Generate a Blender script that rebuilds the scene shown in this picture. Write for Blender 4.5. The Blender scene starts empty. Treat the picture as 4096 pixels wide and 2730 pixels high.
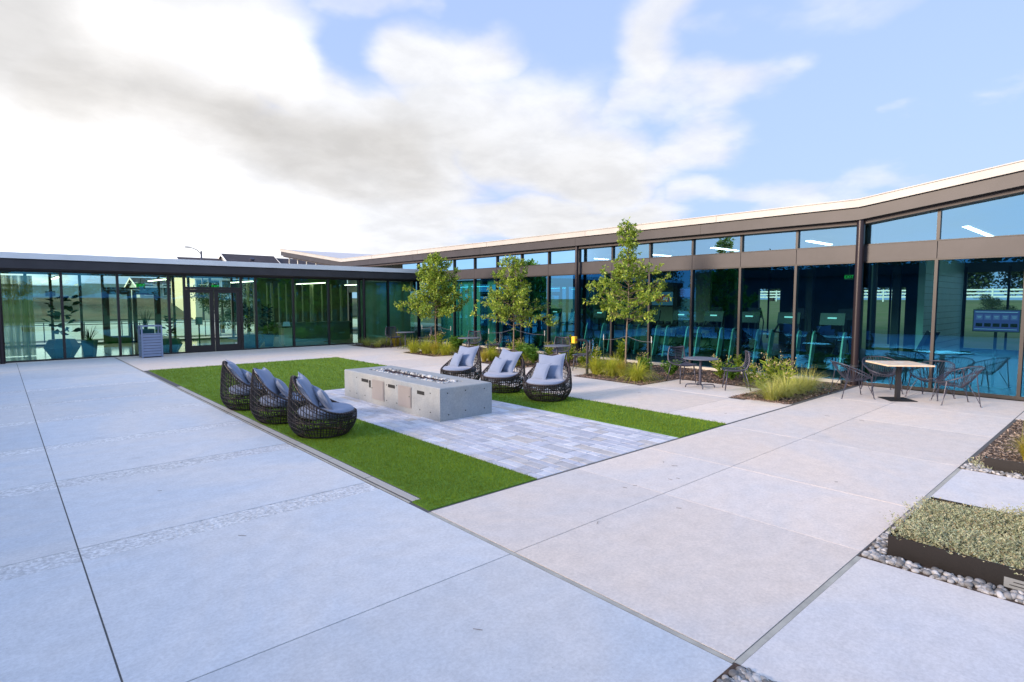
import bpy, math, random
import numpy as np
from mathutils import Vector, Matrix
random.seed(7); RNG = np.random.default_rng(11)
R_ = math.radians
sc = bpy.context.scene
# ------------------------------------------------------------------ camera
YAW, PITCH, ROLL = R_(41.95), R_(4.14), R_(0.08)
cam = bpy.data.cameras.new('camera'); cam_o = bpy.data.objects.new('camera', cam)
sc.collection.objects.link(cam_o)
cam.sensor_width = 36; cam.lens = 2294/4096*36; cam.clip_start = .05; cam.clip_end = 3000
_F = Vector((math.sin(YAW)*math.cos(PITCH), math.cos(YAW)*math.cos(PITCH), -math.sin(PITCH)))
_R = Vector((math.cos(YAW), -math.sin(YAW), 0)); _U = _R.cross(_F)
_R2 = _R*math.cos(ROLL)+_U*math.sin(ROLL); _U2 = _U*math.cos(ROLL)-_R*math.sin(ROLL)
cam_o.matrix_world = Matrix(((_R2.x,_U2.x,-_F.x,0),(_R2.y,_U2.y,-_F.y,0),(_R2.z,_U2.z,-_F.z,2.0),(0,0,0,1)))
sc.camera = cam_o
sc.render.resolution_x = 1024; sc.render.resolution_y = 682
sc.view_settings.view_transform = 'Standard'; sc.view_settings.look = 'None'
sc.view_settings.exposure = 0.50; sc.view_settings.gamma = 1
try:
    sc.cycles.use_denoising = True
    sc.cycles.max_bounces = 8; sc.cycles.transparent_max_bounces = 24
    sc.cycles.caustics_reflective = False; sc.cycles.caustics_refractive = False
    sc.cycles.sample_clamp_indirect = 4
except Exception: pass
# ------------------------------------------------------------------ node helpers
class NT:
    def __init__(s, nt): s.nt = nt; nt.nodes.clear()
    def n(s, t, **kw):
        nd = s.nt.nodes.new(t)
        for k, v in kw.items():
            if k.startswith('i_'): nd.inputs[k[2:].replace('_', ' ')].default_value = v
            else: setattr(nd, k, v)
        return nd
    def l(s, a, b): s.nt.links.new(a, b)
    def m(s, op, *a, clamp=False):
        nd = s.nt.nodes.new('ShaderNodeMath'); nd.operation = op; nd.use_clamp = clamp
        for i, x in enumerate(a):
            if isinstance(x, (int, float)): nd.inputs[i].default_value = x
            else: s.l(x, nd.inputs[i])
        return nd.outputs[0]
    def ss(s, x, a, b, lo=0., hi=1.):
        nd = s.nt.nodes.new('ShaderNodeMapRange'); nd.interpolation_type = 'SMOOTHSTEP'
        s.l(x, nd.inputs[0]); nd.inputs[1].default_value = a; nd.inputs[2].default_value = b
        nd.inputs[3].default_value = lo; nd.inputs[4].default_value = hi
        return nd.outputs[0]
    def mixc(s, f, a, b, mode='MIX'):
        nd = s.nt.nodes.new('ShaderNodeMix'); nd.data_type = 'RGBA'; nd.blend_type = mode
        for sock, x in ((nd.inputs[0], f), (nd.inputs[6], a), (nd.inputs[7], b)):
            if isinstance(x, (int, float)): sock.default_value = x
            elif isinstance(x, tuple): sock.default_value = (*x[:3], 1)
            else: s.l(x, sock)
        return nd.outputs[2]
    def noise(s, vec, scale, detail=4, rough=.5, dist=0.):
        nd = s.nt.nodes.new('ShaderNodeTexNoise')
        nd.inputs['Scale'].default_value = scale; nd.inputs['Detail'].default_value = detail
        nd.inputs['Roughness'].default_value = rough; nd.inputs['Distortion'].default_value = dist
        if vec is not None: s.l(vec, nd.inputs['Vector'])
        return nd.outputs[0]
# ------------------------------------------------------------------ world: sky + clouds laid out by compass direction
SUN_AZ, SUN_EL = -76, 17           # degrees, azimuth clockwise from +Y
w = bpy.data.worlds.new('World'); sc.world = w; w.use_nodes = True
N = NT(w.node_tree)
sky = N.n('ShaderNodeTexSky'); sky.sky_type = 'NISHITA'; sky.sun_disc = False
sky.sun_elevation = R_(SUN_EL); sky.sun_rotation = R_(SUN_AZ); sky.air_density = 1.0; sky.dust_density = .6; sky.ozone_density = 1.5
tc = N.n('ShaderNodeTexCoord'); sep = N.n('ShaderNodeSeparateXYZ'); N.l(tc.outputs['Generated'], sep.inputs[0])
dx, dy, dz = sep.outputs
az = N.m('MULTIPLY', N.m('ARCTAN2', dx, dy), 57.29578)
el = N.m('MULTIPLY', N.m('ARCSINE', dz), 57.29578)
comb = N.n('ShaderNodeCombineXYZ'); N.l(az, comb.inputs[0]); N.l(el, comb.inputs[1]); AE = comb.outputs[0]
def azel(u, v):                    # measured position in the photograph -> compass azimuth and elevation
    s = 4096/2353; d = _R2*((u*s)-2048) + _U2*(1365-v*s) + _F*2294; d.normalize()
    return math.degrees(math.atan2(d.x, d.y)), math.degrees(math.asin(d.z))
zc_ = N.m('ADD', N.m('MAXIMUM', dz, 0.0), .22)
pl = N.n('ShaderNodeCombineXYZ'); N.l(N.m('DIVIDE', dx, zc_), pl.inputs[0]); N.l(N.m('DIVIDE', dy, zc_), pl.inputs[1])
PL = pl.outputs[0]
nz1 = N.noise(PL, 1.7, 7, .55, .35); nz2 = N.noise(PL, 4.5, 6, .6, .2)
def warp(amt, scale, off):
    mp = N.n('ShaderNodeMapping'); N.l(PL, mp.inputs[0]); mp.inputs['Location'].default_value = off
    nd = N.n('ShaderNodeTexNoise'); N.l(mp.outputs[0], nd.inputs['Vector']); nd.inputs['Scale'].default_value = scale; nd.inputs['Detail'].default_value = 5
    v = N.n('ShaderNodeVectorMath', operation='SUBTRACT'); N.l(nd.outputs['Color'], v.inputs[0]); v.inputs[1].default_value = (.5, .5, .5)
    v2 = N.n('ShaderNodeVectorMath', operation='SCALE'); N.l(v.outputs[0], v2.inputs[0]); v2.inputs['Scale'].default_value = amt
    v3 = N.n('ShaderNodeVectorMath', operation='ADD'); N.l(AE, v3.inputs[0]); N.l(v2.outputs[0], v3.inputs[1])
    return v3.outputs[0]
AEw = warp(9.5, 2.1, (3, 1, 0))
def capsule(p0, p1, wdt, wt, vec, inner=.15):
    a = Vector((*azel(*p0), 0)); b = Vector((*azel(*p1), 0)); ab = b-a; L2 = max(ab.length_squared, 1e-6)
    wdeg = wdt/1318*57.3*.92
    v = N.n('ShaderNodeVectorMath', operation='SUBTRACT'); N.l(vec, v.inputs[0]); v.inputs[1].default_value = a
    dt = N.n('ShaderNodeVectorMath', operation='DOT_PRODUCT'); N.l(v.outputs[0], dt.inputs[0]); dt.inputs[1].default_value = ab/L2
    t = N.m('MAXIMUM', N.m('MINIMUM', dt.outputs['Value'], 1.), 0.)
    sv = N.n('ShaderNodeVectorMath', operation='SCALE'); sv.inputs[0].default_value = ab; N.l(t, sv.inputs['Scale'])
    df = N.n('ShaderNodeVectorMath', operation='SUBTRACT'); N.l(v.outputs[0], df.inputs[0]); N.l(sv.outputs[0], df.inputs[1])
    ln = N.n('ShaderNodeVectorMath', operation='LENGTH'); N.l(df.outputs[0], ln.inputs[0])
    return N.ss(ln.outputs['Value'], wdeg*inner, wdeg, wt, 0.)
def union(l, vec, inner=.15):
    o = None
    for p0, p1, wd, wt in l:
        c = capsule(p0, p1, wd, wt, vec, inner); o = c if o is None else N.m('MAXIMUM', o, c)
    return o
cov = union([((-500, 0), (470, 40), 340, 1.), ((0, 300), (1000, 400), 210, 1.), ((-400, 250), (500, 260), 260, 1.), ((560, 130), (1000, 330), 190, 1.), ((1010, 230), (1390, 400), 215, 1.),
             ((900, 90), (1130, 120), 110, .85), ((-500, 480), (1000, 500), 190, 1.), ((1000, 500), (1500, 530), 120, .9),
             ((1580, -60), (1480, 190), 105, .74), ((1400, 260), (1820, 165), 80, .66), ((1480, 400), (1640, 260), 120, .8),
             ((1560, 470), (1900, 440), 75, .62), ((1950, 420), (2500, 400), 60, .5), ((2050, 265), (2400, 160), 22, .3), ((1560, 90), (2050, -40), 60, .42),
             ((700, -60), (1000, -20), 40, .5)], AEw)
hole = capsule((745, 60), (835, 165), 75, .38, AEw)
behind = N.ss(az, 88, 110, 0., .40); behind2 = N.ss(az, -25, -10, .28, 0.)
cov = N.m('MAXIMUM', N.m('MAXIMUM', N.m('SUBTRACT', cov, hole), behind), behind2)
dens = N.m('ADD', cov, N.m('MULTIPLY', N.m('SUBTRACT', nz1, .5), .66))
dens = N.m('ADD', dens, N.m('MULTIPLY', N.m('SUBTRACT', nz2, .5), .35))
mask = N.ss(dens, .08, .92)
grey = union([((-500, 60), (220, 130), 330, .75), ((100, 190), (600, 300), 180, 1.), ((500, 300), (950, 370), 150, .85), ((900, 300), (1350, 440), 150, .4), ((950, 470), (1450, 520), 90, .3)], AEw, .02)
grey = N.m('MULTIPLY', grey, N.ss(nz1, .25, .65, .88, 1.06))
glow = union([((-300, 520), (330, 520), 330, 1.), ((300, 500), (700, 560), 170, .6), ((250, 60), (650, 150), 120, .5)], AE, .05)
bright = N.m('ADD', N.m('SUBTRACT', .69, N.m('MULTIPLY', grey, .18)), N.m('MULTIPLY', glow, .5))
bright = N.m('MULTIPLY', bright, N.ss(nz2, .3, .7, .92, 1.06))
ccol = N.mixc(grey, (.97, .985, 1.03), (1., .975, .955))
rear = N.m('MAXIMUM', N.ss(az, 92, 125, 0., 1.), N.ss(az, -60, -100, 0., 1.))
cl = N.n('ShaderNodeVectorMath', operation='SCALE'); N.l(ccol, cl.inputs[0]); N.l(bright, cl.inputs['Scale'])
sk = N.n('ShaderNodeVectorMath', operation='SCALE'); N.l(sky.outputs[0], sk.inputs[0]); sk.inputs['Scale'].default_value = .15
# milky veil low down and over the blue
veil = N.ss(el, 0, 30, .92, .80)
sky2 = N.mixc(veil, sk.outputs[0], (.37, .49, .86))
sky2 = N.mixc(N.m('MULTIPLY', rear, .8), sky2, (.56, .80, 1.25))
outc = N.mixc(mask, sky2, cl.outputs[0])
bg = N.n('ShaderNodeBackground'); N.l(outc, bg.inputs[0]); bg.inputs[1].default_value = 1.
wo = N.n('ShaderNodeOutputWorld'); N.l(bg.outputs[0], wo.inputs[0])
# ------------------------------------------------------------------ sun
sun = bpy.data.lights.new('sun', 'SUN'); sun.energy = 5.0; sun.angle = R_(18); sun.color = (1, .80, .62)
so = bpy.data.objects.new('sun', sun); sc.collection.objects.link(so)
sd = Vector((math.sin(R_(SUN_AZ))*math.cos(R_(SUN_EL)), math.cos(R_(SUN_AZ))*math.cos(R_(SUN_EL)), math.sin(R_(SUN_EL))))
so.rotation_euler = sd.to_track_quat('Z', 'Y').to_euler()

# ------------------------------------------------------------------ mesh helpers
COL = sc.collection
class MB:
    def __init__(s): s.v = []; s.f = []; s.n = 0
    def add(s, V, F):
        V = np.asarray(V, dtype=float).reshape(-1, 3); s.v.append(V)
        s.f.extend([tuple(i+s.n for i in f) for f in F]); s.n += len(V); return s
    def box(s, x0, x1, y0, y1, z0, z1):
        V = [(x, y, z) for z in (z0, z1) for y in (y0, y1) for x in (x0, x1)]
        return s.add(V, [(0,2,3,1),(4,5,7,6),(0,1,5,4),(2,6,7,3),(0,4,6,2),(1,3,7,5)])
    def bbox(s, x0, x1, y0, y1, z0, z1, b=.01):
        # box with chamfered vertical and top edges
        def ring(i, z): return [(x0+i, y0, z), (x1-i, y0, z), (x1, y0+i, z), (x1, y1-i, z), (x1-i, y1, z), (x0+i, y1, z), (x0, y1-i, z), (x0, y0+i, z)]
        r0 = ring(b, z0); r1 = ring(b, z1-b)
        r2 = [(min(max(p[0], x0+b), x1-b), min(max(p[1], y0+b), y1-b), z1) for p in r1]
        F = [tuple(range(7, -1, -1))]
        for k in (0, 8):
            for i in range(8): j = (i+1) % 8; F.append((k+i, k+j, k+8+j, k+8+i))
        F.append(tuple(range(16, 24)))
        return s.add(r0+r1+r2, F)
    def quad(s, a, b, c, d): return s.add([a, b, c, d], [(0, 1, 2, 3)])
    def prism(s, poly, z0, z1, axis='z'):
        n = len(poly)
        def P(p, z): return {'z': (p[0], p[1], z), 'x': (z, p[0], p[1]), 'y': (p[0], z, p[1])}[axis]
        V = [P(p, z0) for p in poly]+[P(p, z1) for p in poly]
        return s.add(V, [tuple(range(n-1, -1, -1)), tuple(range(n, 2*n))]+[(i, (i+1) % n, n+(i+1) % n, n+i) for i in range(n)])
    def tube(s, pts, r, k=6, closed=False, caps=True):
        P = np.asarray(pts, float); n = len(P)
        rr = np.full(n, r) if np.isscalar(r) else np.asarray(r, float)
        if closed: T = np.roll(P, -1, 0)-np.roll(P, 1, 0)
        else: T = np.gradient(P, axis=0)
        T /= (np.linalg.norm(T, axis=1, keepdims=True)+1e-12)
        up = np.array([0, 0, 1.]) if abs(T[0][2]) < .9 else np.array([1., 0, 0])
        nx = np.cross(up, T[0]); nx /= np.linalg.norm(nx)
        V = np.empty((n, k, 3)); a = np.arange(k)/k*2*np.pi
        for i in range(n):
            nx = nx-T[i]*(nx@T[i]); nx /= (np.linalg.norm(nx)+1e-12); ny = np.cross(T[i], nx)
            V[i] = P[i]+rr[i]*(np.cos(a)[:, None]*nx+np.sin(a)[:, None]*ny)
        F = []
        for i in range(n if closed else n-1):
            j = (i+1) % n
            for q in range(k): w_ = (q+1) % k; F.append((i*k+q, i*k+w_, j*k+w_, j*k+q))
        if caps and not closed: F += [tuple(range(k-1, -1, -1)), tuple(range((n-1)*k, n*k))]
        return s.add(V.reshape(-1, 3), F)
    def cyl(s, x, y, z0, z1, r, k=24, r1=None, taper=.0):
        return s.lathe([(0, z0), (r, z0), (r if r1 is None else r1, z1), (0, z1)], x, y, k)
    def lathe(s, prof, x=0, y=0, k=32):
        a = np.arange(k)/k*2*np.pi; V = []; F = []; n = len(prof)
        for r, z in prof: V += [(x+max(r, 1e-5)*c, y+max(r, 1e-5)*d, z) for c, d in zip(np.cos(a), np.sin(a))]
        for i in range(n-1):
            for q in range(k): w_ = (q+1) % k; F.append((i*k+q, i*k+w_, (i+1)*k+w_, (i+1)*k+q))
        return s.add(V, F)
    def build(s, name, mat=None, parent=None, smooth=False, ang=None):
        me = bpy.data.meshes.new(name); V = np.concatenate(s.v) if s.v else np.zeros((0, 3))
        if len(s.f) > 3000 and len({len(f) for f in s.f}) == 1:
            k = len(s.f[0]); fa = np.array(s.f, dtype=np.int32); return from_arrays(name, V, fa, mat, parent, smooth)
        me.from_pydata(V.tolist(), [], s.f); me.update()
        if smooth:
            me.polygons.foreach_set('use_smooth', [True]*len(me.polygons))
            if ang:
                try: me.set_sharp_from_angle(angle=R_(ang))
                except Exception: pass
        o = bpy.data.objects.new(name, me); COL.objects.link(o)
        if mat: me.materials.append(mat)
        if parent: o.parent = parent
        return o
def from_arrays(name, V, F, mat=None, parent=None, smooth=False):
    me = bpy.data.meshes.new(name); k = F.shape[1]; n = len(F)
    me.vertices.add(len(V)); me.vertices.foreach_set('co', np.ascontiguousarray(V, dtype=np.float32).ravel())
    me.loops.add(n*k); me.loops.foreach_set('vertex_index', np.ascontiguousarray(F, dtype=np.int32).ravel())
    me.polygons.add(n); me.polygons.foreach_set('loop_start', np.arange(n, dtype=np.int32)*k)
    me.polygons.foreach_set('loop_total', np.full(n, k, dtype=np.int32))
    me.update(calc_edges=True)
    if smooth: me.polygons.foreach_set('use_smooth', np.ones(n, dtype=bool))
    o = bpy.data.objects.new(name, me); COL.objects.link(o)
    if mat: me.materials.append(mat)
    if parent: o.parent = parent
    return o
def tag(o, label=None, cat=None, group=None, kind=None):
    if label: o['label'] = label
    if cat: o['category'] = cat
    if group: o['group'] = group
    if kind: o['kind'] = kind
    return o
def thing(name, label, cat, loc=(0, 0, 0), rz=0, group=None):
    o = bpy.data.objects.new(name, None); COL.objects.link(o); o.location = loc; o.rotation_euler = (0, 0, rz)
    o.empty_display_size = .1
    return tag(o, label, cat, group)
def dup(o, parent=None):
    c = o.copy(); COL.objects.link(c)
    if parent: c.parent = parent
    for ch in [x for x in o.children]: dup(ch, c)
    return c
# ------------------------------------------------------------------ materials
def pmat(name, col, rough=.6, metal=0., spec=.5, var=0., vscale=3., bump=0., bscale=60., col2=None, island=0., detail=5, coord='Object', sheen=0., bdist=.01):
    m = bpy.data.materials.new(name); m.use_nodes = True; n = NT(m.node_tree)
    b = n.n('ShaderNodeBsdfPrincipled'); o = n.n('ShaderNodeOutputMaterial'); n.l(b.outputs[0], o.inputs[0])
    b.inputs['Roughness'].default_value = rough; b.inputs['Metallic'].default_value = metal
    b.inputs['Specular IOR Level'].default_value = spec
    if sheen: b.inputs['Sheen Weight'].default_value = sheen
    tcn = n.n('ShaderNodeTexCoord'); vec = tcn.outputs[coord]
    c = None
    if var or col2:
        f = n.ss(n.noise(vec, vscale, detail, .6), .32, .68)
        c2 = col2 or tuple(x*(1-var) for x in col); c = n.mixc(f, col, c2)
    if island:
        g = n.n('ShaderNodeNewGeometry'); k = n.ss(g.outputs['Random Per Island'], 0, 1, 1-island, 1+island)
        sv = n.n('ShaderNodeVectorMath', operation='SCALE'); n.l(k, sv.inputs['Scale'])
        if c is None: sv.inputs[0].default_value = col
        else: n.l(c, sv.inputs[0])
        c = sv.outputs[0]
    if c is None: b.inputs['Base Color'].default_value = (*col, 1)
    else: n.l(c, b.inputs['Base Color'])
    if bump:
        bp = n.n('ShaderNodeBump'); bp.inputs['Strength'].default_value = bump; bp.inputs['Distance'].default_value = bdist
        n.l(n.noise(vec, bscale, 4, .6), bp.inputs['Height']); n.l(bp.outputs[0], b.inputs['Normal'])
    m['_'] = 1
    return m
def leafmat(name, cols, trans=.35, rough=.5, grad=None, patch=0.):
    # colour varies leaf by leaf; leaves let some light through
    m = bpy.data.materials.new(name); m.use_nodes = True; n = NT(m.node_tree)
    g = n.n('ShaderNodeNewGeometry'); cr = n.n('ShaderNodeValToRGB'); cr.color_ramp.interpolation = 'LINEAR'
    els = cr.color_ramp.elements
    els[0].position = 0; els[0].color = (*cols[0], 1); els[1].position = 1; els[1].color = (*cols[-1], 1)
    for i, c in enumerate(cols[1:-1]): e = els.new((i+1)/(len(cols)-1)); e.color = (*c, 1)
    n.l(g.outputs['Random Per Island'], cr.inputs[0])
    if patch:
        tcn = n.n('ShaderNodeTexCoord'); mp = n.n('ShaderNodeMapping'); n.l(tcn.outputs['Object'], mp.inputs[0]); mp.inputs['Scale'].default_value = (1.6, .5, 1)
        k = n.m('MULTIPLY', n.ss(n.noise(mp.outputs[0], 1.3, 5, .6, .5), .3, .7, 1-patch, 1+patch), n.ss(n.noise(tcn.outputs['Object'], 9, 3, .6), .3, .7, 1-patch*.6, 1+patch*.6))
        sv = n.n('ShaderNodeVectorMath', operation='SCALE'); n.l(cr.outputs[0], sv.inputs[0]); n.l(k, sv.inputs['Scale']); cr = sv
    b = n.n('ShaderNodeBsdfPrincipled'); n.l(cr.outputs[0], b.inputs['Base Color']); b.inputs['Roughness'].default_value = rough
    b.inputs['Specular IOR Level'].default_value = .35
    t = n.n('ShaderNodeBsdfTranslucent'); n.l(n.mixc(1., cr.outputs[0], (1., 1., .6), 'MULTIPLY'), t.inputs[0])
    mx = n.n('ShaderNodeMixShader'); mx.inputs[0].default_value = trans; n.l(b.outputs[0], mx.inputs[1]); n.l(t.outputs[0], mx.inputs[2])
    o = n.n('ShaderNodeOutputMaterial'); n.l(mx.outputs[0], o.inputs[0]); return m
def glassmat(name, tint, refl, rcol, wav=0., fk=1.2):
    m = bpy.data.materials.new(name); m.use_nodes = True; n = NT(m.node_tree)
    t = n.n('ShaderNodeBsdfTransparent'); t.inputs[0].default_value = (*tint, 1)
    g = n.n('ShaderNodeBsdfGlossy'); g.inputs['Roughness'].default_value = .0; g.inputs[0].default_value = (*rcol, 1)
    if wav:
        tcn = n.n('ShaderNodeTexCoord'); bp = n.n('ShaderNodeBump'); bp.inputs['Strength'].default_value = 1; bp.inputs['Distance'].default_value = wav
        n.l(n.noise(tcn.outputs['Object'], .9, 1, .4), bp.inputs['Height']); n.l(bp.outputs[0], g.inputs['Normal'])
    fr = n.n('ShaderNodeFresnel'); fr.inputs[0].default_value = 1.5
    f = n.m('ADD', n.m('MULTIPLY', fr.outputs[0], fk), refl, clamp=True)
    mx = n.n('ShaderNodeMixShader'); n.l(f, mx.inputs[0]); n.l(t.outputs[0], mx.inputs[1]); n.l(g.outputs[0], mx.inputs[2])
    o = n.n('ShaderNodeOutputMaterial'); n.l(mx.outputs[0], o.inputs[0]); return m
def emit(name, col, s):
    m = bpy.data.materials.new(name); m.use_nodes = True; n = NT(m.node_tree)
    e = n.n('ShaderNodeEmission'); e.inputs[0].default_value = (*col, 1); e.inputs[1].default_value = s
    o = n.n('ShaderNodeOutputMaterial'); n.l(e.outputs[0], o.inputs[0]); return m
def concrete_mat(name, base, warm, cool, speck=.25, aggregate=False, island=.055):
    m = bpy.data.materials.new(name); m.use_nodes = True; n = NT(m.node_tree)
    b = n.n('ShaderNodeBsdfPrincipled'); o = n.n('ShaderNodeOutputMaterial'); n.l(b.outputs[0], o.inputs[0])
    b.inputs['Roughness'].default_value = .62; b.inputs['Specular IOR Level'].default_value = .45
    tcn = n.n('ShaderNodeTexCoord'); vec = tcn.outputs['Object']
    big = n.ss(n.noise(vec, .42, 6, .6, .8), .36, .64); c = n.mixc(big, warm, cool)
    mp = n.n('ShaderNodeMapping'); n.l(vec, mp.inputs[0]); mp.inputs['Scale'].default_value = (.35, 1.6, 1)
    streak = n.ss(n.noise(mp.outputs[0], 1.6, 6, .65, .3), .3, .7); c = n.mixc(n.m('MULTIPLY', streak, .5), c, base)
    fine = n.ss(n.noise(vec, 38, 5, .75), .33, .67, .90, 1.07)
    mid = n.ss(n.noise(vec, 6, 6, .7), .3, .7, .93, 1.05)
    # small pock marks, stains and broom texture
    vo = n.n('ShaderNodeTexVoronoi'); n.l(vec, vo.inputs['Vector']); vo.inputs['Scale'].default_value = 9.
    spot = n.ss(vo.outputs['Distance'], .025, .05, 1-speck, 1.)
    vo2 = n.n('ShaderNodeTexVoronoi'); n.l(vec, vo2.inputs['Vector']); vo2.inputs['Scale'].default_value = 1.1
    stain = n.ss(vo2.outputs['Distance'], .02, .14, .90, 1.)
    wn = n.n('ShaderNodeTexNoise'); n.l(vec, wn.inputs['Vector']); wn.inputs['Scale'].default_value = 3.; wn.inputs['Detail'].default_value = 6
    wv = n.n('ShaderNodeVectorMath', operation='SCALE'); n.l(wn.outputs['Color'], wv.inputs[0]); wv.inputs['Scale'].default_value = .35
    wa = n.n('ShaderNodeVectorMath', operation='ADD'); n.l(vec, wa.inputs[0]); n.l(wv.outputs[0], wa.inputs[1])
    vc = n.n('ShaderNodeTexVoronoi'); vc.feature = 'DISTANCE_TO_EDGE'; vc.inputs['Scale'].default_value = .42; n.l(wa.outputs[0], vc.inputs['Vector'])
    cm = n.ss(n.noise(vec, .8, 2, .5), .56, .62, 0., 1.)
    crack = n.m('SUBTRACT', 1., n.m('MULTIPLY', cm, n.ss(vc.outputs['Distance'], .0008, .0035, .06, 0.)))
    blot = n.ss(n.noise(vec, 1.7, 7, .72, 1.2), .60, .74, 1., .93)
    stain = n.m('MULTIPLY', n.m('MULTIPLY', stain, crack), blot)
    g = n.n('ShaderNodeNewGeometry'); isl = n.ss(g.outputs['Random Per Island'], 0, 1, 1-island, 1+island)
    k = n.m('MULTIPLY', n.m('MULTIPLY', n.m('MULTIPLY', n.m('MULTIPLY', fine, mid), spot), isl), stain)
    hgt = fine
    if aggregate:
        va = n.n('ShaderNodeTexVoronoi'); n.l(vec, va.inputs['Vector']); va.inputs['Scale'].default_value = 34.; va.feature = 'F1'
        peb = n.ss(n.noise(vec, 30, 2, .5), .42, .62, 1.08, .86)
        sepc = n.n('ShaderNodeSeparateColor'); n.l(va.outputs['Color'], sepc.inputs[0])
        k = n.m('MULTIPLY', n.m('MULTIPLY', k, peb), n.ss(sepc.outputs[0], 0, 1, .84, 1.14)); hgt = va.outputs['Distance']
    sv = n.n('ShaderNodeVectorMath', operation='SCALE'); n.l(c, sv.inputs[0]); n.l(k, sv.inputs['Scale']); n.l(sv.outputs[0], b.inputs['Base Color'])
    bp = n.n('ShaderNodeBump'); bp.inputs['Strength'].default_value = .35 if not aggregate else .7; bp.inputs['Distance'].default_value = .004 if not aggregate else .01
    n.l(hgt, bp.inputs['Height']); n.l(bp.outputs[0], b.inputs['Normal'])
    return m
def curtain_mat():
    m = bpy.data.materials.new('sheer_curtain'); m.use_nodes = True; n = NT(m.node_tree); tcn = n.n('ShaderNodeTexCoord')
    mp = n.n('ShaderNodeMapping'); n.l(tcn.outputs['Object'], mp.inputs[0]); mp.inputs['Scale'].default_value = (9, 1, .25)
    f = n.ss(n.noise(mp.outputs[0], 1., 4, .6), .3, .7, .35, .85)
    d = n.n('ShaderNodeBsdfDiffuse'); d.inputs[0].default_value = (.34, .36, .12, 1); tl = n.n('ShaderNodeBsdfTranslucent'); tl.inputs[0].default_value = (.5, .52, .2, 1)
    a = n.n('ShaderNodeMixShader'); a.inputs[0].default_value = .5; n.l(d.outputs[0], a.inputs[1]); n.l(tl.outputs[0], a.inputs[2])
    t = n.n('ShaderNodeBsdfTransparent'); b = n.n('ShaderNodeMixShader'); n.l(f, b.inputs[0]); n.l(t.outputs[0], b.inputs[1]); n.l(a.outputs[0], b.inputs[2])
    o = n.n('ShaderNodeOutputMaterial'); n.l(b.outputs[0], o.inputs[0]); return m
M = {}
M['concrete'] = concrete_mat('concrete', (.69, .61, .55), (.73, .62, .525), (.63, .59, .565))
M['concrete_cool'] = concrete_mat('concrete_shade_tone', (.575, .59, .615), (.62, .60, .585), (.51, .555, .61))  # same concrete, with the blue shade on the left painted into its colour
M['concrete_pale'] = concrete_mat('concrete_mid_tone', (.63, .59, .57), (.67, .61, .56), (.58, .575, .59))  # in-between tone: middle step of the light drift painted into the paving
M['concrete_old'] = concrete_mat('exposed_aggregate', (.66, .655, .65), (.63, .62, .61), (.58, .59, .62), aggregate=True)
M['joint'] = pmat('joint', (.09, .09, .09), .9)
M['sealant'] = pmat('sealant', (.44, .42, .36), .7, var=.25, vscale=6)
M['pit'] = concrete_mat('cast_concrete', (.32, .335, .345), (.335, .335, .32), (.25, .29, .33), speck=.45)
M['bronze'] = pmat('bronze_cladding', (.036, .032, .037), .5, metal=.05, var=.25, vscale=1.6, bump=.08, bscale=5)
M['dark'] = pmat('dark_frame', (.013, .010, .011), .45, metal=.1)
M['column'] = pmat('column_paint', (.020, .013, .016), .32, metal=.2)
M['soffit'] = pmat('soffit', (.05, .038, .036), .6)
M['white_edge'] = pmat('white_roof_edge', (.74, .74, .74), .45, var=.1, vscale=.8, bump=.03, bscale=3)
M['white_edge_sun'] = pmat('white_roof_edge_sun', (.42, .40, .375), .5, var=.12, vscale=1.4, bump=.05, bscale=3)  # sun-side copy of the white edge, its lit tone put into the colour
M['roof'] = pmat('roof_membrane', (.50, .51, .54), .7, var=.1, vscale=.5)
M['glassL'] = glassmat('green_glass', (.70, 1., .80), .10, (.14, .70, .90), .0015)
M['glassR'] = glassmat('blue_glass', (.29, .60, .60), .19, (.05, .40, .86), .0018, .25)
M['glassC'] = glassmat('clerestory_glass', (.50, .72, .76), .50, (.55, .88, .98), .002, .8)
M['glassI'] = glassmat('interior_glass', (.97, 1., .98), .01, (.7, .9, .95))
M['dark_int'] = pmat('gym_wall', (.07, .08, .085), .8, var=.3, vscale=1)
M['gym_floor'] = pmat('rubber_floor', (.035, .04, .05), .5, var=.2, vscale=20)
M['ceil'] = pmat('ceiling_paint', (.25, .25, .24), .8, var=.1)
M['lobby_floor'] = pmat('polished_floor', (.78, .76, .66), .12, var=.05, vscale=1)
M['lobby_ceil'] = pmat('wood_ceiling', (.34, .33, .16), .6, var=.2, vscale=3)
M['panel'] = pmat('panel_wall', (.46, .52, .34), .55, col2=(.34, .40, .25), vscale=2.2)
M['tile'] = pmat('block_tile', (.28, .42, .42), .4, var=.1)
M['blackm'] = pmat('black_metal', (.022, .022, .026), .45, metal=.2)
M['greym'] = pmat('grey_metal', (.06, .06, .085), .42, metal=.4)
M['rattan'] = pmat('rattan', (.016, .012, .013), .45, island=.35)
M['rattan_b'] = pmat('rattan_brown', (.035, .02, .017), .5)
M['fabric'] = pmat('blue_grey_fabric', (.19, .235, .345), .95, var=.06, vscale=5, bump=.25, bscale=420, sheen=.2, bdist=.003)
M['wood'] = pmat('table_wood', (.74, .56, .40), .5, col2=(.64, .47, .32), vscale=9)
M['tabletop'] = pmat('table_top', (.13, .14, .18), .6, var=.2, vscale=50)
M['can'] = pmat('grey_slats', (.22, .27, .40), .5, var=.08)
M['bark'] = pmat('bark', (.20, .15, .11), .85, var=.35, vscale=14, bump=.4, bscale=40)
M['stake'] = pmat('green_stake', (.02, .075, .045), .5)
M['stake_w'] = pmat('white_stake_cap', (.70, .68, .62), .5)
M['yellow'] = pmat('yellow_box', (.78, .45, .02), .4)
M['red'] = pmat('red_button', (.45, .02, .02), .4)
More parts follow.
